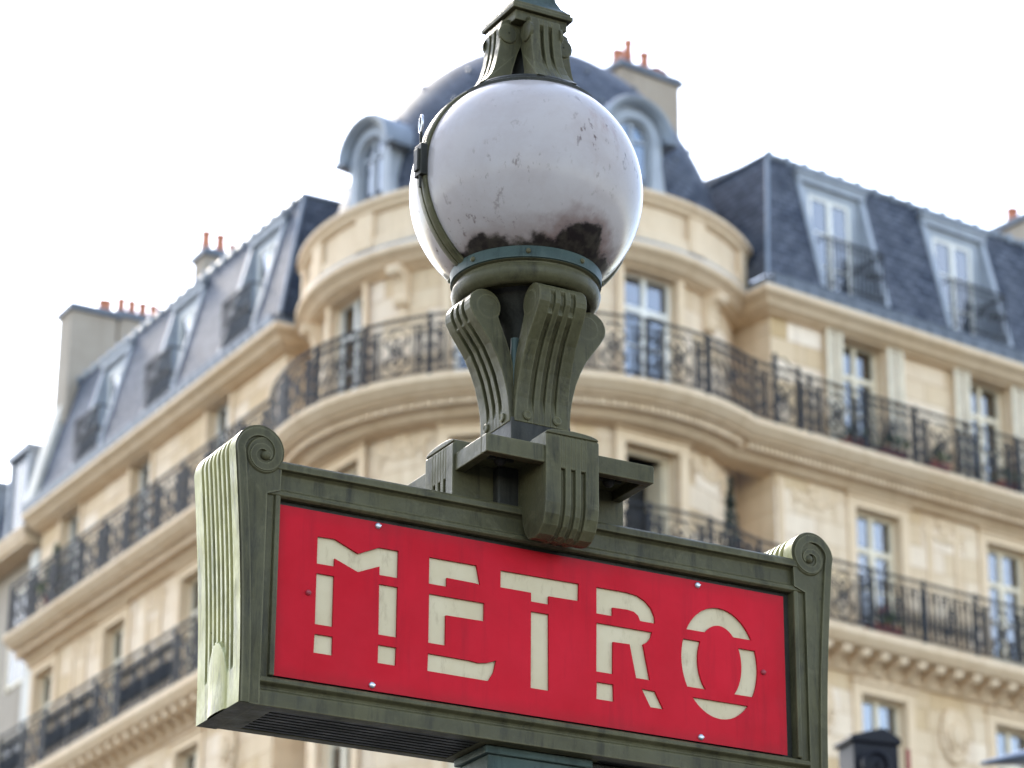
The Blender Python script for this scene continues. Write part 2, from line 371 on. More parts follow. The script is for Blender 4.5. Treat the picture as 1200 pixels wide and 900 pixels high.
def wall(name, F, x0, x1, z0, z1, openings, course=.40, blk=.85):
    mb = MB(F); d = .014; j = .007
    zs = {z0, z1}
    for (c, w, a, b) in openings: zs |= {a, b}
    zs = sorted(z for z in zs if z0 <= z <= z1); cuts = []
    for a, b in zip(zs, zs[1:]):
        n = max(1, round((b - a) / course))
        cuts += [(a + (b - a) * i / n, a + (b - a) * (i + 1) / n) for i in range(n)]
    for ci, (a, b) in enumerate(cuts):
        iv = [(x0, x1)]
        for (c, w, oa, ob) in openings:
            if oa < b - 1e-4 and ob > a + 1e-4:
                l, r = c - w / 2, c + w / 2; nv = []
                for p, q in iv:
                    if r <= p or l >= q: nv.append((p, q)); continue
                    if l > p: nv.append((p, l))
                    if r < q: nv.append((r, q))
                iv = nv
        for p, q in iv:
            n = max(1, round((q - p) / blk)); e = [p + (q - p) * i / n for i in range(n + 1)]
            if n > 1 and ci % 2: e = [p] + [p + (q - p) * (i + .5) / n for i in range(n)] + [q]
            for s0, s1 in zip(e, e[1:]):
                k = F.n(s1 - s0); o = random.uniform(-.002, .002)
                f0 = len(mb.f); mb.box(s0 + j, s1 - j, o, d, a + j, b - j, k); tv = random.gauss(0, .45)
                for fi in range(f0, len(mb.f)): mb.t[fi] = tv
            k = F.n(q - p)
            for i in range(k):
                u, v = p + (q - p) * i / k, p + (q - p) * (i + 1) / k
                mb.face([(u, d - .001, a), (v, d - .001, a), (v, d - .001, b), (u, d - .001, b)])
    for (c, w, a, b) in openings:          # reveals
        l, r = c - w / 2, c + w / 2; D = .32
        mb.face([(l, d, a), (l, D, a), (l, D, b), (l, d, b)]); mb.face([(r, d, a), (r, D, a), (r, D, b), (r, d, b)])
        mb.face([(l, d, b), (r, d, b), (r, D, b), (l, D, b)]); mb.face([(l, d, a), (r, d, a), (r, D, a), (l, D, a)])
    return mb.build(name, M['stone'], corner, weld=False)
wall('wall', FR, 0, LR, 12.6, ZC0 + .1, openR)
wall('wall', FL, -LL, 0, 12.6, ZC0 + .1, openL)
wall('wall', FT, deg2x(-106), deg2x(86), 12.6, ZC0 + .1, openT)
# returns between the drum and the wings, and the plain lower storeys down to the street
def plainwall(F, x0, x1, y, z0, z1):
    mb = MB(F); k = F.n(x1 - x0)
    for i in range(k):
        u, v = x0 + (x1 - x0) * i / k, x0 + (x1 - x0) * (i + 1) / k
        mb.face([(u, y, z0), (v, y, z0), (v, y, z1), (u, y, z1)])
    return mb
FRe = Fr(WR, ROTR + math.pi / 2 * -1); FLe = Fr(WL, ROTL + math.pi / 2)
def ret(F, x0, x1):
    mb = MB(F); z = 0.0; zt = ZC0 + .1; z = 12.6; n = 24
    for i in range(n):
        a, b = z + (zt - z) * i / n, z + (zt - z) * (i + 1) / n
        mb.box(x0, x1, -.0, .014, a + .007, b - .007)
    mb.face([(x0, .013, z), (x1, .013, z), (x1, .013, zt), (x0, .013, zt)]); mb.build('return_wall', M['stone'], corner)
ret(FRe, -1.3, 0); ret(FLe, 0, 1.1)
for F, a, b in ((FR, 0, LR), (FL, -LL, 0), (FT, deg2x(-106), deg2x(86))):
    plainwall(F, a, b, .002, -.1, 12.6).build('lower_wall', M['stone'], corner)
for F, a, b in ((FRe, -1.3, 0), (FLe, 0, 1.1)): plainwall(F, a, b, .002, -.1, 12.6).build('lower_wall', M['stone'], corner)
# dark rooms behind the openings
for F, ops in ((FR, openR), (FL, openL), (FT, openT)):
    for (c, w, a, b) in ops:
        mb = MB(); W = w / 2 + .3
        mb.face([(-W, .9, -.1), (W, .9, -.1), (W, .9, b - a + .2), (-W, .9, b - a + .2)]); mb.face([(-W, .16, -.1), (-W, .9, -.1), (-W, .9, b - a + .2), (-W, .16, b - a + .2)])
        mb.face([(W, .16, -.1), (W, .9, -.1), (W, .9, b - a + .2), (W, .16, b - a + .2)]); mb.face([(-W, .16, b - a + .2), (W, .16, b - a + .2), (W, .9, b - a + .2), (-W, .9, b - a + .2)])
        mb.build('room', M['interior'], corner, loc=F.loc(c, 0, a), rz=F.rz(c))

mb = MB(); mb.lathe([(2.55, -.1), (2.55, 22.6), (.01, 22.6)], 32); mb.build('light_block_core', M['interior'], corner)  # unseen dark cores added to stop sky light leaking through the hollow shell
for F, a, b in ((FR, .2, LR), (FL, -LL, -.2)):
    mb = MB(F); mb.box(a, b, 1.0, 6.0, -.1, 22.55); mb.build('light_block_core', M['interior'], corner)
# mouldings swept along a front-edge path (points left to right); profile = (inward, z)
def sweep(path, prof):
    P = [Vector((p[0], p[1], 0)) for p in path]; rows = []; N = []
    for i in range(len(P)):
        ns = []
        if i > 0: t = (P[i] - P[i - 1]).normalized(); ns.append(Vector((t.y, -t.x, 0)))
        if i < len(P) - 1: t = (P[i + 1] - P[i]).normalized(); ns.append(Vector((t.y, -t.x, 0)))
        n = sum(ns, Vector()).normalized(); k = 1 / max(.35, n.dot(ns[0])); N.append(n * k)
    mb = MB()
    for inw, z in prof: rows.append([(P[i].x - N[i].x * inw, P[i].y - N[i].y * inw, z) for i in range(len(P))])
    mb.grid(rows); return mb
def arc(r, d0, d1, n=44): return [(r * math.sin(R_(d0 + (d1 - d0) * i / n)), -r * math.cos(R_(d0 + (d1 - d0) * i / n))) for i in range(n + 1)]
def wp(W, A, N, a, off): p = W - CT + A * a + N * off; return (p.x, p.y)
def slab_path(off, r, tr=None, tl=None):
    def hit(W, A, N):
        p = W - CT + N * off; b = p.dot(A); c = p.dot(p) - r * r; t = -b + math.sqrt(b * b - c); q = p + A * t; return math.degrees(math.atan2(q.x, -q.y))
    dl, dr = hit(WL, AL, NL), hit(WR, AR, NR)
    return [wp(WL, AL, NL, LL, off)] + arc(r, dl, dr) + [wp(WR, AR, NR, LR, off)], dl, dr
def cornice_path(off, r):
    def hit(W, A, N):
        p = W - CT - A * off + N * off; b = p.dot(-N); c = p.dot(p) - r * r; t = -b - math.sqrt(max(0, b * b - c)); q = p - N * t; return math.degrees(math.atan2(q.x, -q.y))
    dl, dr = hit(WL, AL, NL), hit(WR, AR, NR)
    return [wp(WL, AL, NL, LL, off), wp(WL, AL, NL, -off, off)] + arc(r, dl, dr) + [wp(WR, AR, NR, -off, off), wp(WR, AR, NR, LR, off)]
SP, DL, DR = slab_path(.70, 4.5)
def q(prof, z): return [(i, z + k) for i, k in prof]
slab_prof = [(.9, .0), (.03, .0), (.0, -.03), (.0, -.10), (.03, -.14), (.05, -.15), (.09, -.22), (.16, -.26), (.2, -.27), (.2, -.30), (.42, -.31), (.42, -.44), (.50, -.46), (.54, -.52), (.60, -.55), (1.0, -.56)]
sweep(SP, q(slab_prof, Z5)).build('balcony_slab', M['stone_trim'], corner, smooth=35)
low_prof = [(.9, .0), (.03, .0), (.0, -.03), (.0, -.12), (.04, -.17), (.07, -.2), (.12, -.26), (.14, -.27), (.56, -.28), (.58, -.52), (.62, -.56), (1.0, -.58)]
sweep(SP, q(low_prof, Z4)).build('balcony_slab', M['stone_trim'], corner, smooth=35)
cor_prof = [(.55, .0), (.02, .0), (.0, -.03), (.0, -.09), (.04, -.13), (.10, -.17), (.13, -.18), (.18, -.25), (.28, -.30), (.34, -.31), (.34, -.34), (.6, -.36)]
sweep(cornice_path(.48, 4.04), q(cor_prof, ZC1)).build('cornice', M['stone_trim'], corner, smooth=35)
# slim string moulding below the cornice
sweep(cornice_path(.07, RW + .07), [(.1, 21.98 + .28), (0, 22.25), (0, 22.20), (.03, 22.17), (.1, 22.16)]).build('string_moulding', M['stone_trim'], corner)
# zinc flashing above cornice
sweep(cornice_path(.44, 4.0), [(.0, ZC1 + .005), (.0, ZC1 + .05), (.30, ZC1 + .16), (.7, ZC1 + .2)]).build('zinc_flashing', M['zinc'], corner)
# dentil row under the upper slab (too fine to pick apart singly)
def path_walk(path, step):
    out = []; acc = 0
    for (a, b) in zip(path, path[1:]):
        a = Vector(a); b = Vector(b); L = (b - a).length; t = (b - a) / L; s = step - acc if acc else 0
        while s <= L:
            out.append((a + t * s, t)); s += step
        acc = (L - (s - step))
    return out
mb = MB()
for p, t in path_walk(SP, .105):
    n = Vector((t.y, -t.x)); c = p - n * .36
    for (i0, i1, z0, z1) in ((-.06, .06, Z5 - .43, Z5 - .315),):
        cs = [c + t * a + n * b for a, b in ((-.033, -.06), (.033, -.06), (.033, .06), (-.033, .06))]
        lo = [mb.pt((v.x, v.y, z0)) for v in cs]; hi = [mb.pt((v.x, v.y, z1)) for v in cs]
        mb.f += [lo, hi[::-1]] + [[lo[k], lo[(k + 1) % 4], hi[(k + 1) % 4], hi[k]] for k in range(4)]
mb.build('dentil_row', M['stone_trim'], corner, kind='stuff')
# modillions under the lower slab
mo = MB(); mo.prism([(-.02, 0), (.40, 0), (.40, -.07), (.34, -.12), (.24, -.10), (.14, -.16), (.06, -.22), (-.02, -.22)], -.085, .085, lambda p, a: (a, -p[0], p[1]))
mo_me = None
for p, t in path_walk(SP, .42):
    n = Vector((t.y, -t.x)); c = p - n * .57; ang = math.atan2(t.y, t.x)
    if mo_me is None: o_ = mo.build('modillion', M['stone_trim'], corner, loc=(c.x, c.y, Z4 - .285), rz=ang); mo_me = o_.data
    else: place('modillion', mo_me, corner, (c.x, c.y, Z4 - .285), ang)

# ------------------------------------------------------------------ windows (built once, copied)
def make_window(w, h, mat, transom=.72, shutter=False, bars=1):
    f = MB(); t = .07
    f.box(-w / 2, -w / 2 + t, 0, .07, 0, h); f.box(w / 2 - t, w / 2, 0, .07, 0, h); f.box(-w / 2 + t, w / 2 - t, 0, .07, h - t, h); f.box(-w / 2 + t, w / 2 - t, 0, .07, 0, .1)
    zt = h * transom
    f.box(-w / 2 + t, w / 2 - t, -.012, .06, zt - .05, zt + .05)
    f.box(-.055, .055, -.018, .055, .1, zt - .05); f.box(-.04, .04, -.012, .055, zt + .05, h - t)
    for s in (-1, 1):
        a, b = sorted((s * .055, s * (w / 2 - t)))
        e = b - .05 if s > 0 else a; f.box(e, e + .05, .005, .05, .1, zt - .05)
        f.box(a, b, .008, .048, .1, .45)
        for k in range(bars):
            z = .45 + (zt - .5) * (k + 1) / (bars + 1); f.box(a, b, .012, .045, z - .014, z + .014)
    o = f.build('window', mat, None, bevel=0)
    for s in (-1, 1):
        a, b = sorted((s * .05, s * (w / 2 - t + .01)))
        for z0, z1 in ((.44, zt - .04), (zt + .04, h - t + .01)):
            p = MB(); p.box(a, b, .03, .038, z0, z1); p.build('pane', M['clear_glass'], o)
    return o
def surround(w, h, mat, t=.17, p=.05):
    s = MB(); s.box(-w / 2 - t, -w / 2 - .003, -p, .0, 0, h + t); s.box(w / 2 + .003, w / 2 + t, -p, .0, 0, h + t); s.box(-w / 2 - .003, w / 2 + .003, -p, .0, h + .003, h + t)
    s.box(-w / 2 - t - .04, w / 2 + t + .04, -p - .05, 0, h + t, h + t + .07)
    return s
def put_window(proto, F, c, a):
    return copy_tree(proto, corner, F.loc(c, .17, a), F.rz(c))
protos = []
wt5 = make_window(1.10, W5, M['wood_white']); wt4 = make_window(1.10, W4, M['wood']); wr5 = make_window(1.02, W5, M['wood']); wr4 = make_window(1.04, W4, M['wood']); wl5 = make_window(.98, W5, M['wood_white'])
protos = [wt5, wt4, wr5, wr4, wl5]
for F, ops, tab in ((FR, openR, {Z5: wr5, Z4: wr4, Z3: wr4}), (FL, openL, {Z5: wl5, Z4: wr4, Z3: wr4}), (FT, openT, {Z5: wt5, Z4: wt4, Z3: wt4})):
    for (c, w, a, b) in ops:
        wd = put_window(tab[a], F, c, a)
        if F is FT and a == Z4 and c > 1:      # casement standing open: empty opening with the leaves folded in
            bpy.data.objects.remove(wd.children[0]) if False else None
            for ch in list(wd.children): bpy.data.objects.remove(ch)
            bpy.data.objects.remove(wd)
            f = MB(); t_ = .07
            f.box(-w / 2, -w / 2 + t_, 0, .07, 0, b - a); f.box(w / 2 - t_, w / 2, 0, .07, 0, b - a); f.box(-w / 2 + t_, w / 2 - t_, 0, .07, b - a - t_, b - a)
            for sx in (-1, 1):
                f.box(*sorted((sx * (w / 2 - t_), sx * (w / 2 - t_ - .045))), .07, .52, .02, b - a - t_)
            f.build('window', M['wood'], corner, loc=F.loc(c, .24, a), rz=F.rz(c))
        elif random.random() < .7:
            cu = MB(); hh_ = b - a - .08; wdt = random.uniform(.16, .42)
            for sx in (-1, 1):
                if random.random() < .25: continue
                rows = []
                for z_ in (.05, hh_): rows.append([(sx * (w / 2 - .04 - wdt * i / 14), .36 + .025 * math.sin(i * 1.7), z_) for i in range(15)])
                cu.grid(rows)
            if cu.v: cu.build('curtain', M['curtain'], corner, loc=F.loc(c, 0, a), rz=F.rz(c), weld=False)
        s = surround(w, b - a, None, t=.13 if a == Z5 else .18, p=.045)
        s.m = None
        s.build('window_surround', M['stone_trim'], corner, loc=F.loc(c, .0, a), rz=F.rz(c), bevel=.008)
# louvred shutters folded back on the right wing, top floor
sh = MB(); hw = .36
sh.box(-hw / 2, -hw / 2 + .05, -.045, 0, 0, W5 + .05); sh.box(hw / 2 - .05, hw / 2, -.045, 0, 0, W5 + .05)
for z in (0, 1.1, W5 - .04): sh.box(-hw / 2 + .05, hw / 2 - .05, -.045, 0, z, z + .09)
for k in range(40):
    z = .1 + k * (W5 - .15) / 40
    if abs(z - 1.14) < .08: continue
    sh.box(-hw / 2 + .05, hw / 2 - .05, -.035, -.008, z, z + .03)
sh_me = None
for (c, w, a, b) in openR:
    if a != Z5: continue
    for s in (-1, 1):
        x = c + s * (w / 2 + .2)
        if sh_me is None: o_ = sh.build('shutter', M['shutter'], corner, loc=FR.loc(x, -.1, a + .02), rz=ROTR); sh_me = o_.data
        else: place('shutter', sh_me, corner, FR.loc(x, -.1, a + .02), ROTR)

# ------------------------------------------------------------------ wrought-iron balcony railings
def curve2(mb, pts, y, r=.009): r = r * 1.5; mb.tube([(x, y, z) for x, z in pts], r, 4)
def spiral(cx, cz, r0, r1, a0, a1, n=12):
    return [(cx + (r0 + (r1 - r0) * i / n) * math.cos(a0 + (a1 - a0) * i / n), cz + (r0 + (r1 - r0) * i / n) * math.sin(a0 + (a1 - a0) * i / n)) for i in range(n + 1)]
def rail_bay(mb, x0, x1, z, h, y, style):
    w = x1 - x0; c = (x0 + x1) / 2
    n = mb.m.n(w) if mb.m else 1
    mb.box(x0, x1, y - .028, y + .028, z + h - .035, z + h, n); mb.box(x0, x1, y - .014, y + .014, z + h - .16, z + h - .138, n); mb.box(x0, x1, y - .014, y + .014, z + .08, z + .105, n)
    mb.box(x0 - .026, x0 + .026, y - .026, y + .026, z, z + h + .03)
    zb, zt = z + .1, z + h - .14; hh = zt - zb; zm = (zb + zt) / 2
    if style == 0:      # scrolled panel framed by uprights
        pw = w * .30
        for s in (-1, 1):
            for k in (.30, .385): mb.box(c + s * k * w - .013, c + s * k * w + .013, y - .013, y + .013, zb, zt)
            xx = c + s * .225 * w
            curve2(mb, spiral(c + s * .12 * w, zm + .2 * hh, .09 * w, .02 * w, math.pi / 2 if s > 0 else math.pi / 2, (math.pi / 2) - s * 4.9), y, .011)
            curve2(mb, spiral(c + s * .12 * w, zm - .2 * hh, .09 * w, .02 * w, -math.pi / 2, -math.pi / 2 + s * 4.9), y, .011)
            curve2(mb, [(c, zb), (c + s * .17 * w, zb + .25 * hh), (c + s * .05 * w, zm), (c + s * .19 * w, zt - .25 * hh), (c, zt)], y, .011)
            for k in (.42,):
                curve2(mb, spiral(c + s * k * w, zm, .05 * w, .012 * w, 0, 6.0, 10), y, .010)
                curve2(mb, spiral(c + s * k * w, zb + .18 * hh, .045 * w, .01 * w, 1, 7.0, 10), y, .010); curve2(mb, spiral(c + s * k * w, zt - .18 * hh, .045 * w, .01 * w, -1, -7.0, 10), y, .010)
        for xx in (-.47, -.345, -.245, .245, .345, .47): mb.box(c + xx * w - .009, c + xx * w + .009, y - .009, y + .009, zb, zt)
        for xx in (-.345, 0, .345):
            for zz in (.25, .75): curve2(mb, spiral(c + xx * w, zb + zz * hh, .07, .015, zz * 4, zz * 4 + 7, 11), y, .011)
        curve2(mb, spiral(c, zm, .085 * w, .085 * w, 0, 2 * math.pi, 14), y, .013)
        curve2(mb, spiral(c, zm, .035 * w, .035 * w, 0, 2 * math.pi, 8), y, .014)
    elif style == 1:    # lattice of crossing bars with rosettes
        k = 7
        for i in range(k):
            xa = x0 + w * (i + .5) / k
            mb.box(xa - .011, xa + .011, y - .011, y + .011, zb, zt)
        for i in range(-2, k):
            for s in (-1, 1):
                p = [(c + s * (w * (i + t * 3) / k - w / 2), zb + hh * t) for t in (0, .25, .5, .75, 1)]
                p = [(min(max(a, x0 + .01), x1 - .01), b) for a, b in p]
                curve2(mb, p, y, .0075)
        for i in range(k):
            curve2(mb, spiral(x0 + w * (i + .5) / k, z + h - .085, .035, .035, 0, 6.283, 8), y, .007)
        curve2(mb, spiral(c, zm, .13, .02, 0, 9, 16), y, .012)
    else:               # turned balusters with leafy bellies
        k = 10
        for i in range(k):
            xa = x0 + w * (i + .5) / k
            mb.tube([(xa, y, zb + hh * t) for t in (0, .12, .2, .3, .42, .6, .75, .82, .9, 1)], [.015, .015, .032, .044, .034, .016, .018, .032, .017, .015], 5)
            if i % 2: 
                curve2(mb, spiral(xa + w / k * .5, zt - .08, .05, .012, -1.57, 4, 9), y, .009); curve2(mb, spiral(xa + w / k * .5, zb + .1, .055, .012, 1.57, -4, 9), y, .009)
        if True:
            curve2(mb, spiral(c, zm, .12, .03, 0, 8, 14), y, .015); curve2(mb, spiral(c + .06, zm + .18, .09, .02, 0, -7, 12), y, .013); curve2(mb, spiral(c - .06, zm - .18, .09, .02, 3, 10, 12), y, .013)
def railing(F, x0, x1, z, h, y, styles, bay=1.18):
    n = max(1, round((x1 - x0) / bay)); w = (x1 - x0) / n
    for i in range(n):
        mb = MB(F); rail_bay(mb, x0 + w * i, x0 + w * (i + 1), z, h, y, styles[i % len(styles)])
        mb.build('balcony_railing', M['iron'], corner, kind='stuff', weld=False)
FT2 = FrT(4.40)
for z, sty, h in ((Z5, (0, 0, 1), 1.06), (Z4, (2, 0, 2), 1.10)):
    railing(FR, -.90, LR - .1, z, h, -.60, sty); railing(FL, -LL + .05, .72, z, h, -.60, sty)
    railing(FT2, deg2x(DL + .8, 4.40), deg2x(DR - .8, 4.40), z, h, 0.0, sty)
# fleur panels: pointed end posts where the wing railing starts
for F, x in ((FR, -.45),):
    mb = MB(F)
    mb.box(x - .03, x + .03, -.63, -.57, Z5, Z5 + 1.28); mb.box(x + .5, x + .54, -.63, -.57, Z5, Z5 + 1.16)
    mb.tube([(x, -.6, Z5 + 1.2), (x + .2, -.6, Z5 + 1.24), (x + .36, -.6, Z5 + 1.12), (x + .52, -.6, Z5 + 1.13)], .014, 4)
    mb.build('railing_end_post', M['iron'], corner)

# carved ornaments (garlands and cartouches) on piers between windows
def garland(seed, w, h):
    rnd = random.Random(seed); mb = MB()
    for k in range(26):
        t = k / 25 * 2 - 1; x = t * w / 2; z = -h * .35 * (1 - t * t) + rnd.uniform(-.04, .04)
        sphere(mb, (x, 0, z), rnd.uniform(.04, .075), 7, 4, (1, .6, 1))
    for k in range(10): sphere(mb, (rnd.uniform(-.08, .08), -.01, rnd.uniform(-.1, .3) * h), rnd.uniform(.05, .09), 7, 4, (1, .55, 1.2))
    for s in (-1, 1):
        for k in range(7): sphere(mb, (s * w / 2 + rnd.uniform(-.03, .03), 0, -k * .05), .05 - .004 * k, 6, 4, (1, .55, 1.2))
    return mb
def shield():
    mb = MB(); prof = [(.0, .42), (.2, .38), (.26, .2), (.22, 0), (.12, -.22), (0, -.42), (-.12, -.22), (-.22, 0), (-.26, .2), (-.2, .38)]
    mb.prism(prof, -.09, 0, lambda p, a: (p[0], a, p[1])); rnd = random.Random(5)
    for k in range(26):
        a = k / 26 * 6.283; sphere(mb, (.28 * math.cos(a), -.04, .42 * math.sin(a)), rnd.uniform(.05, .09), 7, 4, (1, .7, 1))
    sphere(mb, (0, -.1, 0), .15, 10, 6, (1, .5, 1.5)); return mb
gm = garland(3, .9, .5).build('carved_garland', M['stone_trim'], corner, smooth=60, loc=FR.loc(.85, -.0, 19.02), rz=ROTR).data
for F, x, z in ((FR, 3.85, 19.02), (FR, 6.9, 19.02), (FL, -1.8, 19.02), (FL, -5.3, 19.02), (FL, -8.9, 19.02)): place('carved_garland', gm, corner, F.loc(x, 0, z), F.rz(x))
for d in (10, 56, -34): place('carved_garland', gm, corner, FT.loc(deg2x(d), 0, 19.05), R_(d))
for (c, w, a, b) in openT + openR:
    if a in (Z4, Z3): place('carved_garland', gm, corner, (FT if abs(w - 1.10) < 1e-6 else FR).loc(c, -.03, b + .19 + .12), (FT if abs(w - 1.10) < 1e-6 else FR).rz(c)).scale = (.75, .6, .5)
sm = shield().build('carved_cartouche', M['stone_trim'], corner, smooth=60, loc=FR.loc(3.85, -.0, 15.35), rz=ROTR).data
for F, x, z in ((FR, .8, 15.35), (FL, -1.7, 15.3), (FL, -5.2, 15.3), (FL, -8.8, 15.3)): place('carved_cartouche', sm, corner, F.loc(x, 0, z), F.rz(x))
# pilaster strips on the piers
for F, xs in ((FR, (.12, 3.5, 4.15, 6.6, 7.2)), (FL, (-.12, -1.45, -2.2, -5.0, -5.65, -8.6, -9.2))):
    for x in xs:
        for z0, z1 in ((Z4 + .02, Z5 - .60),):
            mb = MB(F); mb.box(x - .06, x + .06, -.03, 0, z0, z1); mb.build('pilaster_strip', M['stone_trim'], corner, bevel=.006)
# scroll corbels carrying the cornice on the drum
cb = MB(); cb.prism([(0, .0), (.34, .0), (.37, -.07), (.33, -.16), (.22, -.18), (.16, -.28), (.13, -.45), (.15, -.55), (.11, -.64), (.04, -.66), (0, -.62)], -.13, .13, lambda p, a: (a, -p[0], p[1]))
cb.prism([(0, -.66), (.05, -.66), (.03, -.9), (0, -.95)], -.07, .07, lambda p, a: (a, -p[0], p[1]))
cme = None
for d in (-80, -34.5, 11, 56.5):
    if cme is None: o_ = cb.build('scroll_corbel', M['stone_trim'], corner, loc=FT.loc(deg2x(d), 0, ZC0 + .02), rz=R_(d), bevel=.01); cme = o_.data
    else: place('scroll_corbel', cme, corner, FT.loc(deg2x(d), 0, ZC0 + .02), R_(d), bevel=.01)

# ------------------------------------------------------------------ attic parapet ring and dome
rp = 3.92
par = MB()
par.lathe([(rp, ZC1 + .1), (rp, ZC1 + .3), (rp - .06, ZC1 + .31), (rp - .06, ZC1 + .74), (rp - .02, ZC1 + .75)], 80, 0, 0, R_(-90 - 86), R_(-90 + 78))
par.build('attic_parapet', M['stone'], corner, smooth=30)
par = MB(); par.lathe([(rp - .3, ZC1 + .74), (rp - .04, ZC1 + .74), (rp + .04, ZC1 + .79), (rp + .06, ZC1 + .86), (rp + .12, ZC1 + .88), (rp + .12, ZC1 + .96), (rp + .06, ZC1 + .98), (rp - .4, ZC1 + .99)], 80, 0, 0, R_(-90 - 87), R_(-90 + 79))
par.build('parapet_coping', M['stone_trim'], corner, smooth=30)
for d in (-82, -66, -44, -24, 2, 20, 46, 70, 76):
    mb = MB(FrT(rp)); x = deg2x(d, rp); w = .20 if d not in (76,) else .12
    mb.box(x - w, x + w, -.035, .05, ZC1 + .12, ZC1 + .76, 3); mb.build('parapet_pier', M['stone_trim'], corner, bevel=.008)
dome_prof = [(3.72, 22.95), (3.58, 23.1)] + [(math.sqrt(4.5 ** 2 - z_ * z_) - 1.0, 23.2 + z_ * 1.05) for z_ in [4.30 * i / 22 for i in range(23)]]
dm = MB(); n = 72; acc = 0
for (r0, z0), (r1, z1) in zip(dome_prof, dome_prof[1:]):
    L = math.hypot(r1 - r0, z1 - z0)
    for k in range(n):
        a, b = 2 * math.pi * k / n, 2 * math.pi * (k + 1) / n
        dm.face([(r0 * math.cos(a), r0 * math.sin(a), z0), (r0 * math.cos(b), r0 * math.sin(b), z0), (r1 * math.cos(b), r1 * math.sin(b), z1), (r1 * math.cos(a), r1 * math.sin(a), z1)],
                [(a * 3.3, acc), (b * 3.3, acc), (b * 3.3, acc + L), (a * 3.3, acc + L)])
    acc += L
dome = dm.build('dome', M['slate'], corner, smooth=40)
cap = MB(); cap.lathe([(.42, 27.66), (.40, 27.74), (.3, 27.80), (.16, 27.85), (.02, 27.87)], 32); cap.build('dome_cap', M['zinc'], corner, smooth=40)
hk = MB()
for d in (-75, -50, -25, 0, 25, 50, 75, 100, 125, -100):
    for i in (9, 13, 17):
        r, z = dome_prof[i]; sphere(hk, (r * math.sin(R_(d)), -r * math.cos(R_(d)), z + .03), .05, 6, 4)
hk.build('roof_hook', M['zinc_dark'], dome, kind='stuff')
# arched oeil-de-boeuf dormers
def arch(w, zb, zs, n=16):
    return [(w, zb)] + [(w * math.cos(math.pi * i / n), zs + w * math.sin(math.pi * i / n)) for i in range(n + 1)] + [(-w, zb)]
def dome_dormer(d):
    zb, zs = 23.46, 24.60
    fr = MB(); O = arch(.54, zb, zs); I = arch(.34, zb + .1, zs)
    y0, y1 = -.02, .16
    fr.grid([[(x, y0, z) for x, z in O], [(x, y0, z) for x, z in I], [(x, y1, z) for x, z in I]])
    fr.grid([[(x, y0, z) for x, z in O], [(x, 1.6, z) for x, z in O]])
    fr.box(-.34, .34, y0, y1, zb, zb + .1)
    for s in (-1, 1):   # flared foot scrolls
        fr.prism([(s * .54, zb), (s * .78, zb), (s * .76, zb + .1), (s * .65, zb + .18), (s * .60, zb + .34), (s * .57, zb + .62), (s * .54, zb + .7)], .0, .12, lambda p, a: (p[0], a, p[1]))
    o = fr.build('dome_dormer', M['zinc_pale'], corner, smooth=40, loc=FT.loc(deg2x(d), .05, 0), rz=R_(d))
    hd = MB(); rows = []
    for (r, y) in ((.54, .1), (.54, -.12), (.59, -.15), (.61, -.2), (.67, -.22), (.70, -.16), (.70, 1.7)):
        rows.append([(r * math.cos(math.pi * i / 20), y, zs + r * math.sin(math.pi * i / 20)) for i in range(21)])
    hd.grid(rows)
    for s in (-1, 1): hd.box(*sorted((s * .54, s * .78)), -.2, .3, zs - .06, zs + .02)
    hd.build('dormer_hood', M['zinc'], o, smooth=35)
    wf = MB(); A = arch(.34, zb + .1, zs); B = arch(.28, zb + .17, zs)
    wf.grid([[(x, .08, z) for x, z in A], [(x, .08, z) for x, z in B], [(x, .14, z) for x, z in B]]); wf.box(-.30, .30, .08, .14, zb + .1, zb + .17)
    wf.box(-.035, .035, .075, .14, zb + .17, zs + .29); wf.box(-.30, -.035, .08, .135, zs - .06, zs); wf.box(.035, .30, .08, .135, zs - .06, zs)
    wf.build('window_frame', M['zinc_pale'], o)
    for s in (-1, 1):
        p = MB(); p.box(*sorted((s * .03, s * .30)), .11, .12, zb + .16, zs - .05); p.build('pane', M['glass'], o)
        p = MB(); p.prism([(s * .03, zs - .01)] + [(s * .31 * math.cos(R_(a)), zs + .31 * math.sin(R_(a))) for a in range(0, 85, 12)] + [(s * .03, zs + .31)], .11, .12, lambda q_, a: (q_[0], a, q_[1])); p.build('pane', M['glass'], o)
for d in (-49, -9.5, 29.8): dome_dormer(d)

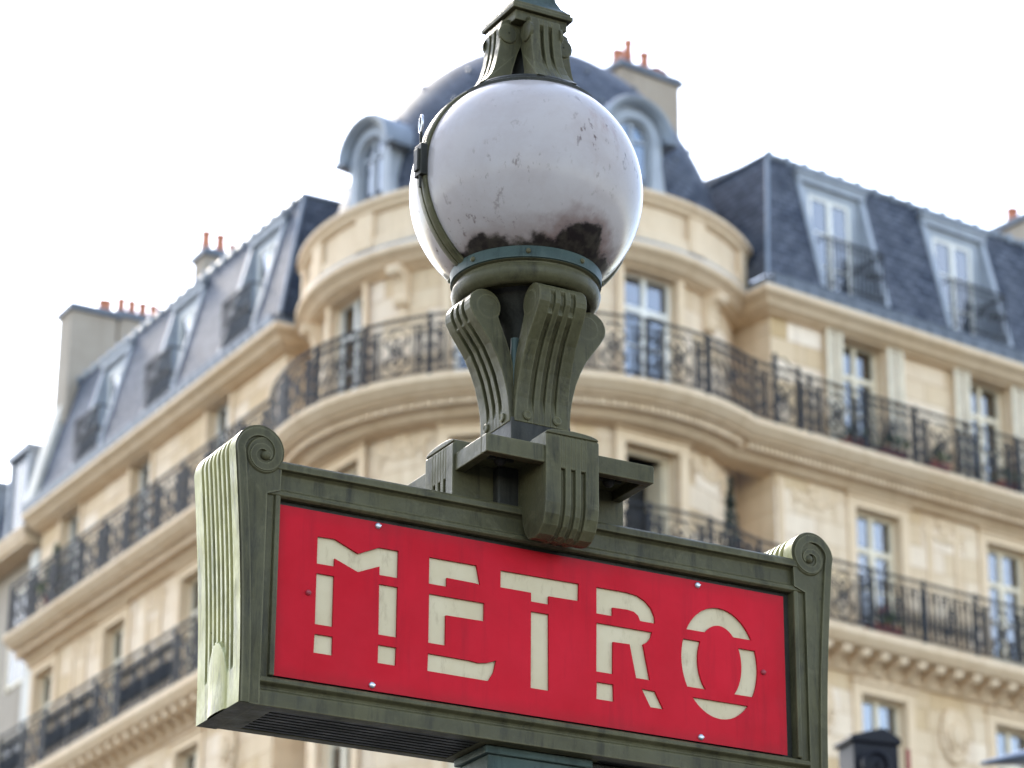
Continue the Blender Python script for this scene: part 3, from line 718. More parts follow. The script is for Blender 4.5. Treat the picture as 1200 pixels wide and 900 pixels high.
# ------------------------------------------------------------------ mansard roofs with recessed dormers
ZR0, ZR1 = 22.72, 25.45
def ys(z): return -.28 + (z - ZR0) / (ZR1 - ZR0) * .72
def mansard(F, x0, x1, doors, end, depth=5.0):
    """slate slope from x0..x1 (x = wing frame), doors = [(xl, xr)], end = +1/-1: side on which the hip sits"""
    mb = MB(F); za, zb = 22.85, 25.13
    def quad(a, b, z0, z1, hl=False, hr=False):
        k = .70 / (ZR1 - ZR0)
        def xx(x, z, h, s): return x + s * (z - ZR0) * k if h else x
        pts = [(xx(a, z0, hl, 1), ys(z0), z0), (xx(b, z0, hr, -1), ys(z0), z0), (xx(b, z1, hr, -1), ys(z1), z1), (xx(a, z1, hl, 1), ys(z1), z1)]
        mb.face(pts, [(p[0], p[2] * 1.035) for p in pts])
    hl, hr = end < 0, end > 0
    e = [x0] + [v for d in doors for v in d] + [x1]
    for i in range(0, len(e), 2): quad(e[i], e[i + 1], ZR0, ZR1, hl and i == 0, hr and i == len(e) - 2)
    for l, r in doors: quad(l, r, ZR0, za); quad(l, r, zb, ZR1)
    xe = x0 if end < 0 else x1; xt = xe + (.70 if end < 0 else -.70)
    p = [(xe, ys(ZR0), ZR0), (xe, depth, ZR0), (xt, depth, ZR1), (xt, ys(ZR1), ZR1)]
    mb.face(p, [(q_[1], q_[2]) for q_ in p])
    roof = mb.build('mansard_roof', M['slate'], corner, weld=False)
    tp = MB(F); xo = x1 if end < 0 else x0; a, b = sorted((xt, xo))
    tp.face([(a, ys(ZR1), ZR1), (b, ys(ZR1), ZR1), (b, depth, ZR1 + .5), (a, depth, ZR1 + .5)])
    tp.tube([(a, ys(ZR1), ZR1 + .02), (b, ys(ZR1), ZR1 + .02)], .06, 8); tp.tube([(xt, ys(ZR1), ZR1 + .02), (xt, depth, ZR1 + .04)], .05, 8); tp.tube([(xe, ys(ZR0), ZR0), (xt, ys(ZR1), ZR1)], .035, 6)
    for i in range(int((b - a) / .42)): tp.box(a + .42 * i, a + .42 * i + .07, ys(ZR1) - .075, ys(ZR1) + .06, ZR1 - .08, ZR1 + .10)
    tp.build('ridge_flashing', M['zinc'], roof, weld=False)
    cu = MB(F); a, b = sorted((xe + (.03 if end < 0 else -.03), xo)); cu.box(a, b, ys(ZR0) + .03, depth, ZC0 + .2, ZR0 + .01); cu.build('roof_curb', M['zinc_dark'], roof)
    gt = MB(F); a, b = sorted((xe, xo))
    gt.box(a - (.0), b, -.46, -.24, ZC1 + .05, ZC1 + .17); gt.box(a, b, -.47, -.44, ZC1 + .17, ZC1 + .215)
    for i in range(int((b - a) / .36)): gt.box(a + .36 * i, a + .36 * i + .03, -.475, -.40, ZC1 + .03, ZC1 + .25)
    gt.build('gutter', M['zinc_dark'], roof, weld=False)
    return roof
def make_dormer(w):
    za, zb = 22.85, 25.13; yb = ys(zb) + .02
    d = MB(); t = .09
    for s in (-1, 1):   # cheeks + slope frame
        x = s * w / 2
        d.face([(x, ys(za), za), (x, yb, za), (x, yb, zb), (x, ys(zb), zb)])
        a, b = sorted((x - s * .02, x + s * t))
        d.prism([(ys(za) - .03, za), (ys(zb) - .03, zb + t), (ys(zb) + .05, zb + t), (ys(za) + .05, za)], a, b, lambda p, q_: (q_, p[0], p[1]))
    d.box(-w / 2 - t, w / 2 + t, ys(zb) - .09, yb, zb - .03, zb + .12); d.box(-w / 2 - t - .05, w / 2 + t + .05, ys(zb) - .14, yb, zb + .12, zb + .17)
    d.face([(-w / 2, ys(za), za), (w / 2, ys(za), za), (w / 2, yb, za), (-w / 2, yb, za)])
    wd = .98
    for s in (-1, 1): d.box(*sorted((s * wd / 2, s * w / 2)), yb - .02, yb + .02, za, zb)
    d.box(-wd / 2, wd / 2, yb - .02, yb + .02, za + 2.08, zb)
    o = d.build('dormer', M['zinc_pale'])
    f = MB(); h = 2.08; t = .07; y = yb - .01
    f.box(-wd / 2, -wd / 2 + t, y, y + .06, za, za + h); f.box(wd / 2 - t, wd / 2, y, y + .06, za, za + h); f.box(-wd / 2, wd / 2, y + .001, y + .059, za + h - t, za + h); f.box(-wd / 2, wd / 2, y + .001, y + .059, za, za + .16)
    f.box(-.05, .05, y - .01, y + .05, za + .16, za + h - t)
    for s in (-1, 1):
        for z in (za + .75, za + 1.38): f.box(*sorted((s * .05, s * (wd / 2 - t))), y + .005, y + .05, z - .015, z + .015)
    f.build('window_frame', M['wood_white'], o)
    for s in (-1, 1):
        p = MB(); p.box(*sorted((s * .045, s * (wd / 2 - t + .01))), y + .025, y + .032, za + .15, za + h - t + .01); p.build('pane', M['glass'], o)
    r = MB(); z0 = za + .02; yy = ys(za) - .02; hw = w / 2 - .04
    r.box(-hw, hw, yy - .02, yy + .02, z0 + .92, z0 + .955); r.box(-hw, hw, yy - .012, yy + .012, z0 + .06, z0 + .085); r.box(-hw, hw, yy - .01, yy + .01, z0 + .80, z0 + .82)
    for k in range(15):
        x = -hw + 2 * hw * k / 14; r.box(x - .009, x + .009, yy - .009, yy + .009, z0 + .0, z0 + .92)
    for s in (-1, 1): r.box(s * hw - .012, s * hw + .012, yy, yb, z0 + .92, z0 + .95)
    for cx in (-.3, 0, .3, .52): curve2(r, spiral(cx, z0 + .45, .13, .03, 0, 8, 14), yy, .013)
    r.build('guard_rail', M['iron'], o, kind='stuff', weld=False)
    return o
doorsR = [(1.07 + 3.0 * k, 2.49 + 3.0 * k) for k in range(4)]
doorsL = sorted((-2.28 - 3.5 * k, -1.0 - 3.5 * k) for k in range(3))
mansard(FR, -.28, LR, doorsR, -1); mansard(FL, -LL, .28, doorsL, +1)
pd1 = make_dormer(1.42); pd2 = make_dormer(1.28)
for l, r in doorsR: copy_tree(pd1, corner, FR.loc((l + r) / 2, 0, 0), ROTR)
for l, r in doorsL: copy_tree(pd2, corner, FL.loc((l + r) / 2, 0, 0), ROTL)
for p in protos + [pd1, pd2]:
    for ch in list(p.children): bpy.data.objects.remove(ch)
    bpy.data.objects.remove(p)
# party wall rising above the roof at the far end of the left wing
fw = MB(FL); fw.prism([(-.42, ZC1 + .1), (ys(ZR1) - .16, ZR1 + .05), (ys(ZR1) + .2, ZR1 + .25), (5, ZR1 + .8), (5, ZC1)], -LL - .22, -LL + .22, lambda p, a: (a, p[0], p[1]))
fw.build('party_wall', M['white_render'], corner)

# ------------------------------------------------------------------ chimneys
def chimney(F, x0, x1, y0, y1, z0, z1, pots, parent, mat='render_wall'):
    mb = MB(F); mb.box(x0, x1, y0, y1, z0, z1); o = mb.build('chimney', M[mat], parent, bevel=.02)
    c = MB(F); c.box(x0 - .07, x1 + .07, y0 - .07, y1 + .07, z1, z1 + .10); c.box(x0 - .02, x1 + .02, y0 - .02, y1 + .02, z1 + .10, z1 + .17); c.build('chimney_cap', M['zinc_dark'], o)
    for (px, py, h, r) in pots:
        p = MB(); P = F(px, py, 0)
        p.lathe([(r * 1.0, z1 + .15), (r * 1.05, z1 + .2), (r * .8, z1 + .2 + h * .8), (r * .98, z1 + .2 + h * .84), (r * .98, z1 + .2 + h), (r * .7, z1 + .2 + h), (r * .65, z1 + .2)], 14, P[0], P[1]); p.build('chimney_pot', M['terracotta'], o, smooth=40)
chimney(FL, -LL - .25, -LL + .45, .15, 1.2, 24.5, 27.05, [(-LL + .05, 1.05, .32, .17)], corner)
chimney(FL, -LL - .25, -LL + .35, 1.27, 2.45, 24.5, 27.15, [(-LL + .05, 1.42 + .25 * k, .36, .115) for k in range(4)], corner)
chimney(FL, -7.3, -6.75, 1.3, 2.2, 24.5, 26.95, [(-7.0, 1.42, .42, .115), (-7.0, 1.74, .42, .115), (-7.0, 2.05, .26, .14)], corner)
FC = Fr(Vector((2.05, 51.7, 0)), R_(36))
chimney(FC, 0, 1.45, 0, .65, 24.0, 29.15, [(.16, .3, .30, .13), (.42, .3, .62, .10), (.82, .3, .46, .11), (1.1, .3, .2, .14), (1.28, .3, .2, .1)], corner, 'tan_render')
chimney(FR, 9.2, 9.8, 1.9, 4.2, 24.5, 27.5, [(9.5, 2.2, .36, .14), (9.5, 2.75, .36, .14), (9.5, 3.3, .36, .14)], corner)
chimney(FR, 6.9, 7.3, 2.4, 2.8, 25.0, 26.1, [(7.1, 2.6, .3, .12)], corner)

# ------------------------------------------------------------------ neighbouring building on the far left
nb = empty('stone_building', (CT.x, CT.y, 0), 'grey stone building with slate roof beyond the far left party wall', 'building')
def nbx(name, mat, *b, **k): m_ = MB(FL); m_.box(*b); return m_.build(name, M[mat], nb, **k)
x1, x0 = -LL - .26, -LL - 9
nbx('wall', 'render_wall', x0, x1, .25, 6, -.1, 22.0); nbx('pier', 'white_render', x1 - .45, x1, .05, .25, -.1, 21.9, bevel=.01)
m_ = MB(FL)
for i, (o0, z) in enumerate(((-.25, 22.0), (-.3, 22.1), (-.32, 22.25))): m_.box(x0, x1, o0, .3, z, z + (.1 if i < 1 else .12))
m_.build('cornice', M['stone_trim'], nb, weld=False)
m_ = MB(FL); pts = [(x0, -.1, 22.3), (x1, -.1, 22.3), (x1, .75, 24.7), (x0, .75, 24.7)]; m_.face(pts, [(p[0], p[2]) for p in pts]); m_.face([(x0, .75, 24.7), (x1, .75, 24.7), (x1, 6, 25.4), (x0, 6, 25.4)], [(0, 0)] * 4); m_.build('roof', M['slate'], nb)
for k in range(3):
    c = x1 - 1.25 - 2.6 * k
    for za in (19.3, 16.1):
        w_ = MB(); w_.box(-.5, .5, -.03, .0, 0, 2.1); w_.box(-.56, -.5, -.06, 0, -.06, 2.16); w_.box(.5, .56, -.06, 0, -.06, 2.16)
        o_ = w_.build('window', M['wood'], nb, loc=FL.loc(c, .25, za), rz=ROTL)
        for s in (-1, 1): p = MB(); p.box(*sorted((s * .05, s * .44)), -.04, -.031, .08, 2.0); p.build('pane', M['dull_glass'], o_)
    d_ = MB(FL); d_.box(c - .55, c - .45, -.05, .9, 22.5, 24.3); d_.box(c + .45, c + .55, -.05, .9, 22.5, 24.3); d_.box(c - .6, c + .6, -.12, .9, 24.3, 24.45)
    o_ = d_.build('dormer', M['zinc_pale'], nb); p = MB(FL); p.box(c - .45, c + .45, .0, .02, 22.5, 24.3); p.build('pane', M['dull_glass'], o_)
# ------------------------------------------------------------------ balcony plants
def leaves(mb, n, rx, rz, z0, seed, size=.06, cone=False):
    rnd = random.Random(seed)
    for k in range(n):
        t = rnd.random(); a = rnd.uniform(0, 6.283); r = rx * math.sqrt(rnd.random()) * ((1 - t) if cone else math.sin(math.pi * min(.95, t + .15)))
        c = Vector((r * math.cos(a), r * math.sin(a), z0 + t * rz)); u = Vector((rnd.uniform(-1, 1), rnd.uniform(-1, 1), rnd.uniform(-.6, 1))).normalized(); v = u.cross(Vector((rnd.uniform(-1, 1), rnd.uniform(-1, 1), rnd.uniform(-1, 1)))).normalized()
        s = size * rnd.uniform(.6, 1.3)
        mb.face([tuple(c - u * s), tuple(c + v * s * .45), tuple(c + u * s), tuple(c - v * s * .45)])
def planter(F, x, y, z, w, label, leafmat='leaf', h=.35, flowers=False, seed=1):
    P = F(x, y, z); o = empty('flower_planter', (P[0] + CT.x, P[1] + CT.y, z), label, 'planter', 'planters on the balconies', F.rz(x))
    b = MB(); b.prism([(-.10, .02), (.10, .02), (.13, .2), (-.13, .2)], -w / 2, w / 2, lambda p, a: (a, p[0], p[1])); b.box(-w / 2 - .015, w / 2 + .015, -.145, .145, .17, .21); b.build('pot', M['clay'], o)
    l = MB(); leaves(l, 130, w * .6, h, .18, seed, .055); l.build('foliage', M[leafmat], o, kind='stuff', weld=False)
    if flowers:
        l = MB(); leaves(l, 40, w * .6, h, .22, seed + 9, .045); l.build('flowers', M['petal'], o, kind='stuff', weld=False)
planter(FR, 1.45, -.42, Z5, .42, 'red clay planter behind upper railing beside the first shuttered window', seed=2)
planter(FR, 2.28, -.42, Z5, .55, 'wide red clay planter on upper balcony right of first shuttered window', seed=3)
planter(FR, 3.35, -.42, Z5, .42, 'red clay planter on upper balcony between the two shuttered windows', seed=4)
planter(FR, 5.05, -.42, Z5, .5, 'red clay planter on upper balcony before the second shuttered window', seed=5)
planter(FR, 1.95, -.42, Z4, .6, 'planter with pink flowers on the lower right balcony', flowers=True, seed=6)
def shrub(F, x, y, z, w, h, label, mat, seed):
    P = F(x, y, z); o = empty('potted_shrub', (P[0] + CT.x, P[1] + CT.y, z), label, 'plant')
    b = MB(); b.lathe([(.02, .01), (.13, .01), (.18, .32), (.2, .32), (.2, .38), (.15, .38), (.02, .3)], 14); b.build('pot', M['clay'], o, smooth=40)
    b = MB(); b.tube([(0, 0, .3), (.02, .01, .7), (-.01, 0, .3 + h * .8)], [.025, .018, .006], 5); b.build('stem', M['leaf_dark'], o)
    l = MB(); leaves(l, 420, w, h, .38, seed, .07, True); l.build('foliage', M[mat], o, kind='stuff', weld=False)
shrub(FT2, deg2x(54, 4.4), .3, Z4, .26, 1.75, 'slender dark potted shrub on lower balcony at the drum corner', 'leaf_dark', 11)
shrub(FL, -9.6, -.35, Z5, .4, 1.1, 'leafy green potted shrub at far end of left upper balcony', 'leaf', 12)

# ------------------------------------------------------------------ street lamps at the lower right
def lantern():
    o = empty('street_lantern', (2.98, 24.2, -.12), 'black hooded lantern head beside the right end of the metro sign', 'street lamp', rz=R_(20))
    p = MB(); p.lathe([(.14, 0), (.14, .5), (.08, .6), (.06, 7.6), (.05, 7.95)], 16); p.build('pole', M['black_metal'], o, smooth=40)
    b = MB(); b.box(-.24, .17, -.15, .15, 7.9, 8.34); b.prism([(-.27, 8.34), (.19, 8.34), (.19, 8.40), (.03, 8.48), (-.27, 8.39)], -.17, .17, lambda q_, a: (q_[0], a, q_[1])); b.build('hood', M['black_metal'], o, bevel=.015)
    l = MB(); rows = [[(-.08 + r * math.cos(6.283 * k / 20), y, 8.14 + r * math.sin(6.283 * k / 20)) for k in range(20)] for r, y in ((.13, -.2), (.13, -.24), (.10, -.25), (.09, -.22), (.02, -.24))]
    l.grid(rows, closed=True); l.build('lens', M['black_metal'], o, smooth=40)
    l = MB(); l.box(.20, .235, -.222, -.2, 7.92, 8.3); l.build('trim', M['clay'], o)
lantern()
o = empty('street_lamp', (5.0, 24.4, -.12), 'grey curved street lamp head at the lower right corner', 'street lamp')
p = MB(); p.lathe([(.12, 0), (.12, .6), (.07, .7), (.05, 7.6)], 16); p.tube([(0, 0, 7.5), (0, 0, 7.9), (-.08, 0, 8.1), (-.2, 0, 8.2)], .045, 10); p.build('pole', M['grey_metal'], o, smooth=40)
p = MB(); rows = []
for t in [i / 10 for i in range(11)]:
    x = -.1 - 1.0 * t; w = .16 * math.sin(math.pi * min(.97, .12 + t * .86)) + .02; zc = 8.40 - .13 * t
    rows.append([(x, w * math.cos(6.283 * k / 14), zc + w * .42 * math.sin(6.283 * k / 14) * (1 if k < 7 else .6)) for k in range(14)])
p.grid(rows, closed=True); p.build('lamp_head', M['grey_metal'], o, smooth=60)

# ================================================================== metro sign with globe lamp
ZC = 3.51
SPOS = Vector((.0676, 5.9638, 0)) + .01 * S(61.5) + .1 * S(-28.5)
ms = empty('metro_sign_lamp', (SPOS.x, SPOS.y, 0), 'green cast-iron metro sign post with red METRO panel and round globe lamp', 'sign', rz=R_(28.5))
def L(o): return (0, 0, ZC)
def part(mb, name, mat, parent=None, **k):
    """parts are modelled around the panel centre height"""
    if parent is None: return mb.build(name, M[mat], ms, loc=(0, 0, ZC), **k)
    return mb.build(name, M[mat], parent, **k)
XU = .0     # local x centre of the case
# --- case: rails
def molding_rail(z_in, z_out, sgn, name):
    """sgn +1 top rail, -1 bottom rail; profile in (y, z) mirrored front/back"""
    if sgn > 0: prof = [(-.05, .176), (-.05, .186), (-.094, .188), (-.100, .192), (-.100, .200), (-.092, .206), (-.090, .238), (-.096, .243), (-.106, .245), (-.106, .258), (-.100, .264), (0, .270)]
    else: prof = [(-.05, -.176), (-.05, -.182), (-.098, -.184), (-.104, -.188), (-.104, -.196), (-.094, -.202), (-.092, -.208), (-.100, -.214), (-.100, -.244), (-.0745, -.2445)]
    mb = MB()
    if sgn > 0: mb.prism(prof + [(-y, z) for y, z in prof[::-1]], -.640, .640, lambda p, a: (a, p[0], p[1]))
    else:
        for k in (1, -1): mb.prism([(k * y, z) for y, z in prof + [(-.0745, -.20), (-.0745, -.178)]], -.640, .640, lambda p, a: (a, p[0], p[1]))
    return part(mb, name, 'green', bevel=.0015, weld=False)
molding_rail(0, 0, 1, 'top_rail'); molding_rail(0, 0, -1, 'bottom_rail')
# inner vertical beads
for s in (-1, 1):
    mb = MB(); a, b = sorted((s * .610, s * .621)); mb.box(a, b, -.104, .104, -.182, .19); a, b = sorted((s * .621, s * .642)); mb.box(a, b, -.096, .096, -.2, .2); part(mb, 'inner_bead', 'green', bevel=.003)
# underside louvre: slats with gaps under a dark lid
mb = MB(); mb.box(-.64, .64, -.074, .074, -.226, -.222); part(mb, 'underside_lid', 'dark_iron')
for k in range(8):
    y = -.066 + .132 * k / 7
    mb = MB(); mb.box(-.60, .60, y - .0052, y + .0055, -.243, -.2265); part(mb, 'underside_slat', 'dark_iron')
for a, b in ((-.66, -.60), (.60, .66), (-.14, .14)):
    mb = MB(); mb.box(a, b, -.0742, .0742, -.2442, -.2275); part(mb, 'underside_end', 'green')
# --- scroll ends
NS = 131
def outer_path(s):
    pts = []
    for i in range(NS):
        t = i / (NS - 1); z = -.2445 + (.277 + .2445) * t; u = .684 + .029 * (t ** 1.3) - .004 * math.sin(math.pi * t); pts.append((u, z, 0))
    c = (.658, .277)
    for i in range(1, 25):
        a = -R_(0) + R_(200) * i / 24; r = .055 - .004 * i / 24; pts.append((c[0] + r * math.cos(a), c[1] + r * math.sin(a), 1))
    return [(s * u, z) for u, z, k in pts]
def end_piece(s):
    P = outer_path(s); n = len(P); mb = MB(); NV = 130
    # distance along
    acc = [0]
    for a, b in zip(P, P[1:]): acc.append(acc[-1] + math.hypot(b[0] - a[0], b[1] - a[1]))
    rows = []
    for i, (u, z) in enumerate(P):
        a = P[max(0, i - 1)]; b = P[min(n - 1, i + 1)]; tx, tz = b[0] - a[0], b[1] - a[1]; l = math.hypot(tx, tz); nx, nz = tz / l * s, -tx / l * s
        row = []
        for k in range(NV + 1):
            y = -.104 + .208 * k / NV
            g = 0
            st = .085 + .05 * (abs(y) / .07) ** 2 - .0   # flutes start higher beside the tongue
            if abs(y) < .073 and acc[i] > .075:
                ph = (y + .073) / .146 * 7; fr = ph - math.floor(ph)
                w = min(1, (acc[i] - .075) / .02)
                g = .015 * w * (1 if .12 < fr < .70 else 0)
            # tongue: raised rounded leaf covering the lower flutes
            ty = y / .045; tz_ = (acc[i] - .06) / .085
            if acc[i] <= .06 + .085 * math.sqrt(max(0, 1 - ty * ty)) and abs(ty) < 1: g = -.006 * math.sqrt(max(0, 1 - ty * ty))
            row.append((u - nx * g, y, z - nz * g))
        rows.append(row)
    mb.grid(rows)
    o = part(mb, 'fluted_end', 'green_lit', smooth=28)
    # solid body: front/back faces and inside
    mb = MB(); poly = [(u - s * .0015, z) for u, z in P[:NS]] + [(u, z) for u, z in P[NS:]] + [(s * .612, .20), (s * .640, .19), (s * .640, -.2445)]
    for y in (-.1035, .1035): mb.face([(p[0], y, p[1]) for p in poly])
    mb.grid([[(p[0], -.1035, p[1]) for p in poly[-4:]] + [(poly[0][0], -.1035, poly[0][1])], [(p[0], .1035, p[1]) for p in poly[-4:]] + [(poly[0][0], .1035, poly[0][1])]])
    part(mb, 'end_body', 'green')
    # front scroll relief
    for y, sg in ((-.1035, -1),):
        mb = MB(); c = (.652, .270)
        # band following the outer edge then winding inwards
        path = []
        for i in range(0, NS - 2, 6): path.append((P[i][0] - s * .012, P[i][1]))
        sp = []
        for i in range(64):
            t = i / 63; a = R_(560) * t; r = .0385 * (1 - t) ** .8 + .006; sp.append((s * (.658 + .004 * t * 0 - .010 * t + r * math.cos(a)), .277 - .012 * t + r * math.sin(a)))
        path += sp
        m = len(path)
        rad = [.0105] * (m - 40) + [.0105 - .0045 * i / 39 for i in range(40)]
        rows = []
        for i, (u, z) in enumerate(path):
            a = path[max(0, i - 1)]; b = path[min(m - 1, i + 1)]; tx, tz = b[0] - a[0], b[1] - a[1]; l = math.hypot(tx, tz) or 1; px_, pz_ = -tz / l, tx / l; w = rad[i]
            rows.append([(u + px_ * w, y - sg * .002, z + pz_ * w), (u + px_ * w * .8, y + sg * .006, z + pz_ * w * .8), (u - px_ * w * .8, y + sg * .006, z - pz_ * w * .8), (u - px_ * w, y - sg * .002, z - pz_ * w)])
        mb.grid(rows); sphere(mb, (s * .648, y + sg * .003, .266), .010, 12, 8, (1, 1, 1)); part(mb, 'volute_relief', 'green', smooth=50)
        # hollow crescent ring behind the winding
        mb = MB(); rows = [[(s * .650 + r * math.cos(6.283 * k / 32), y + sg * dy, .268 + r * math.sin(6.283 * k / 32)) for k in range(32)] for r, dy in ((.040, -.001), (.036, .004), (.022, .002), (.012, .0035))]
        mb.grid(rows, closed=True); part(mb, 'volute_disc', 'green', smooth=50)
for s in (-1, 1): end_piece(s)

# --- red panel with cut-out letters over cream plates
def oval(cx, rx, rz, a0, a1, n): return [(cx + rx * math.cos(R_(a0 + (a1 - a0) * i / n)), rz * math.sin(R_(a0 + (a1 - a0) * i / n))) for i in range(n + 1)]
LET = {
 'M': [[(-.521, .122), (-.483, .123), (-.43, .101), (-.383, .122), (-.34, .122), (-.34, .064), (-.382, .064), (-.382, .082), (-.43, .062), (-.482, .082), (-.482, .065), (-.521, .065)],
       [(-.521, .045), (-.482, .045), (-.482, -.061), (-.521, -.061)], [(-.521, -.081), (-.481, -.081), (-.481, -.12), (-.522, -.12)],
       [(-.382, .045), (-.34, .045), (-.34, -.061), (-.381, -.061)], [(-.381, -.082), (-.34, -.082), (-.341, -.12), (-.381, -.12)]],
 'E': [[(-.27, .121), (-.161, .121), (-.152, .080), (-.163, .082), (-.229, .083), (-.229, .064), (-.27, .064)], [(-.269, .043), (-.142, .043), (-.142, .004), (-.230, .003), (-.230, -.061), (-.269, -.061)],
       [(-.269, -.083), (-.175, -.084), (-.155, -.086), (-.135, -.083), (-.113, -.075), (-.119, -.10), (-.131, -.121), (-.27, -.120)]],
 'T': [[(-.105, .120), (.081, .121), (.080, .083), (.009, .082), (.009, .064), (-.033, .064), (-.033, .083), (-.105, .083)], [(-.033, .043), (.009, .043), (.010, -.121), (-.033, -.121)]],
 'R': [[(.123, .121), (.197, .121), (.222, .118), (.242, .109), (.257, .095), (.265, .078), (.266, .063), (.229, .063), (.224, .074), (.214, .081), (.197, .083), (.162, .082), (.162, .063), (.123, .063)],
       [(.123, .043), (.258, .043), (.255, .030), (.247, .020), (.236, .013), (.252, -.063), (.218, -.063), (.203, .008), (.163, .007), (.162, -.063), (.122, -.063)],
       [(.123, -.085), (.163, -.085), (.164, -.122), (.122, -.122)], [(.231, -.084), (.264, -.085), (.284, -.121), (.252, -.121)]],
}
co = .425
def orow(z, rx, rz): return rx * math.sqrt(max(0, 1 - (z / rz) ** 2))
OX, OZ, IX, IZ = .0955, .1225, .0545, .083
top = [(co + OX * math.cos(a), OZ * math.sin(a)) for a in [math.asin(.063 / OZ) + (math.pi - 2 * math.asin(.063 / OZ)) * i / 20 for i in range(21)]]
top += [(co - IX * math.cos(a), IZ * math.sin(a)) for a in [math.asin(.063 / IZ) + (math.pi - 2 * math.asin(.063 / IZ)) * i / 12 for i in range(13)]]
zs_ = [.041 - .104 * i / 10 for i in range(11)]
lft = [(co - orow(z, OX, OZ), z) for z in zs_] + [(co - orow(z, IX, IZ), z) for z in zs_[::-1]]
rgt = [(co + orow(z, IX, IZ), z) for z in zs_] + [(co + orow(z, OX, OZ), z) for z in zs_[::-1]]
a0 = math.asin(.084 / OZ); bot = [(co - OX * math.cos(a), -OZ * math.sin(a)) for a in [a0 + (math.pi - 2 * a0) * i / 18 for i in range(19)]]
LET['O'] = [top, lft, rgt, bot]
YF = -.088      # front face of the red plate
def plate():
    mb = MB(); outer = [(-.602, -.177), (.602, -.177), (.602, .177), (-.602, .177)]
    outer = [(x - .01, z) for x, z in outer]; holes = [[(x + .001, z + .002) for x, z in h] for L_ in LET.values() for h in L_]
    loops = [[Vector((x, z, 0)) for x, z in lp] for lp in [outer] + holes]
    flat = [v for lp in loops for v in lp]
    ids = [mb.pt((v.x, YF, v.y)) for v in flat]
    for t in tessellate_polygon(loops): mb.f.append([ids[i] for i in t])
    for lp in loops[1:]:
        n = len(lp)
        for i in range(n):
            a, b = lp[i], lp[(i + 1) % n]; mb.face([(a.x, YF, a.y), (b.x, YF, b.y), (b.x, YF + .005, b.y), (a.x, YF + .005, a.y)])
    return mb
panel = part(plate(), 'red_panel', 'red')
for ch, hs in LET.items():
    xs = [p[0] for h in hs for p in h]; mb = MB(); mb.box(min(xs) - .012, max(xs) + .012, YF + .0055, YF + .0085, -.132, .132)
    l = part(mb, 'letter', 'cream', panel); l['label'] = 'cream stencil letter ' + ch + ' on the red panel'
mb = MB(); mb.box(-.618, .618, YF + .009, YF + .012, -.186, .19); part(mb, 'backing_plate', 'dark_iron', panel)
mb = MB(); mb.box(-.61, .61, .084, .09, -.18, .18); part(mb, 'rear_panel', 'red')
def screw(x, z, mat, r=.0068, y=YF):
    mb = MB(); rows = [[(x + rr * math.cos(6.283 * k / 16), y - d, z + rr * math.sin(6.283 * k / 16)) for k in range(16)] for rr, d in ((r, -.001), (r, .002), (r * .8, .0045), (r * .45, .0055), (.0004, .0058))]
    mb.grid(rows, closed=True); mb.box(x - r * .8, x + r * .8, y - .0062, y - .005, z - .0008, z + .0008); return part(mb, 'screw', mat, panel, smooth=50)
for x, z in ((-.388, .168), (-.393, -.167), (.372, .166), (.374, -.168)): screw(x + .001, z + .001, 'steel')
screw(-.537, .003, 'red_screw', .006); screw(.535, -.002, 'red_screw', .006)

# --- slab, consoles
mb = MB(); o2, o1 = .2, .178
mb.box(-o2, o2, -o2, -o1, .331, .370); mb.box(-o2, o2, o1, o2, .331, .370); mb.box(-o2, -o1, -o1, o1, .331, .370); mb.box(o1, o2, -o1, o1, .331, .370); mb.box(-o1, o1, -o1, o1, .352, .3695)
part(mb, 'lamp_slab', 'green', bevel=.002, weld=False)
mb = MB(); mb.box(-.11, .11, -.085, .085, .262, .352); part(mb, 'neck_block', 'dark_iron', bevel=.004)
mb = MB()
for x, y in ((-.13, -.13), (.13, -.13), (-.13, .13), (.13, .13)): sphere(mb, (x, y, .346), .014, 10, 6); mb.box(x - .05, x + .03, y - .004, y + .004, .345, .352)
part(mb, 'slab_bolt', 'dark_iron', smooth=50)
def console():
    mb = MB()
    def prof(g): f = -.206 + g; return [(-.085, .398), (-.200, .398), (-.206, .392), (-.206, .323), (f, .322), (f, .245), (f + .004, .222), (f + .013, .200), (f + .030, .184), (f + .05, .179), (f + .075, .183), (-.115, .20), (-.105, .225), (-.10, .262), (-.085, .27)]
    e = [-.063, -.0275, -.0165, -.0035, .0075, .0205, .0315, .063]
    for i, (a, b) in enumerate(zip(e, e[1:])): mb.prism(prof(.009 if i % 2 else 0), a, b, lambda p, q_: (q_, p[0], p[1]))
    arcp = [(.063 * math.cos(math.pi * i / 12), .397 + .012 * math.sin(math.pi * i / 12) ** .8) for i in range(13)]
    mb.prism(arcp, -.2055, -.14, lambda p, a: (p[0], a, p[1])); return mb
c0 = part(console(), 'console', 'green', bevel=.0018, weld=False)
for k in (1, 2, 3):
    c = c0.copy(); COL.objects.link(c); c.parent = ms; c.rotation_euler = (0, 0, math.pi / 2 * k)
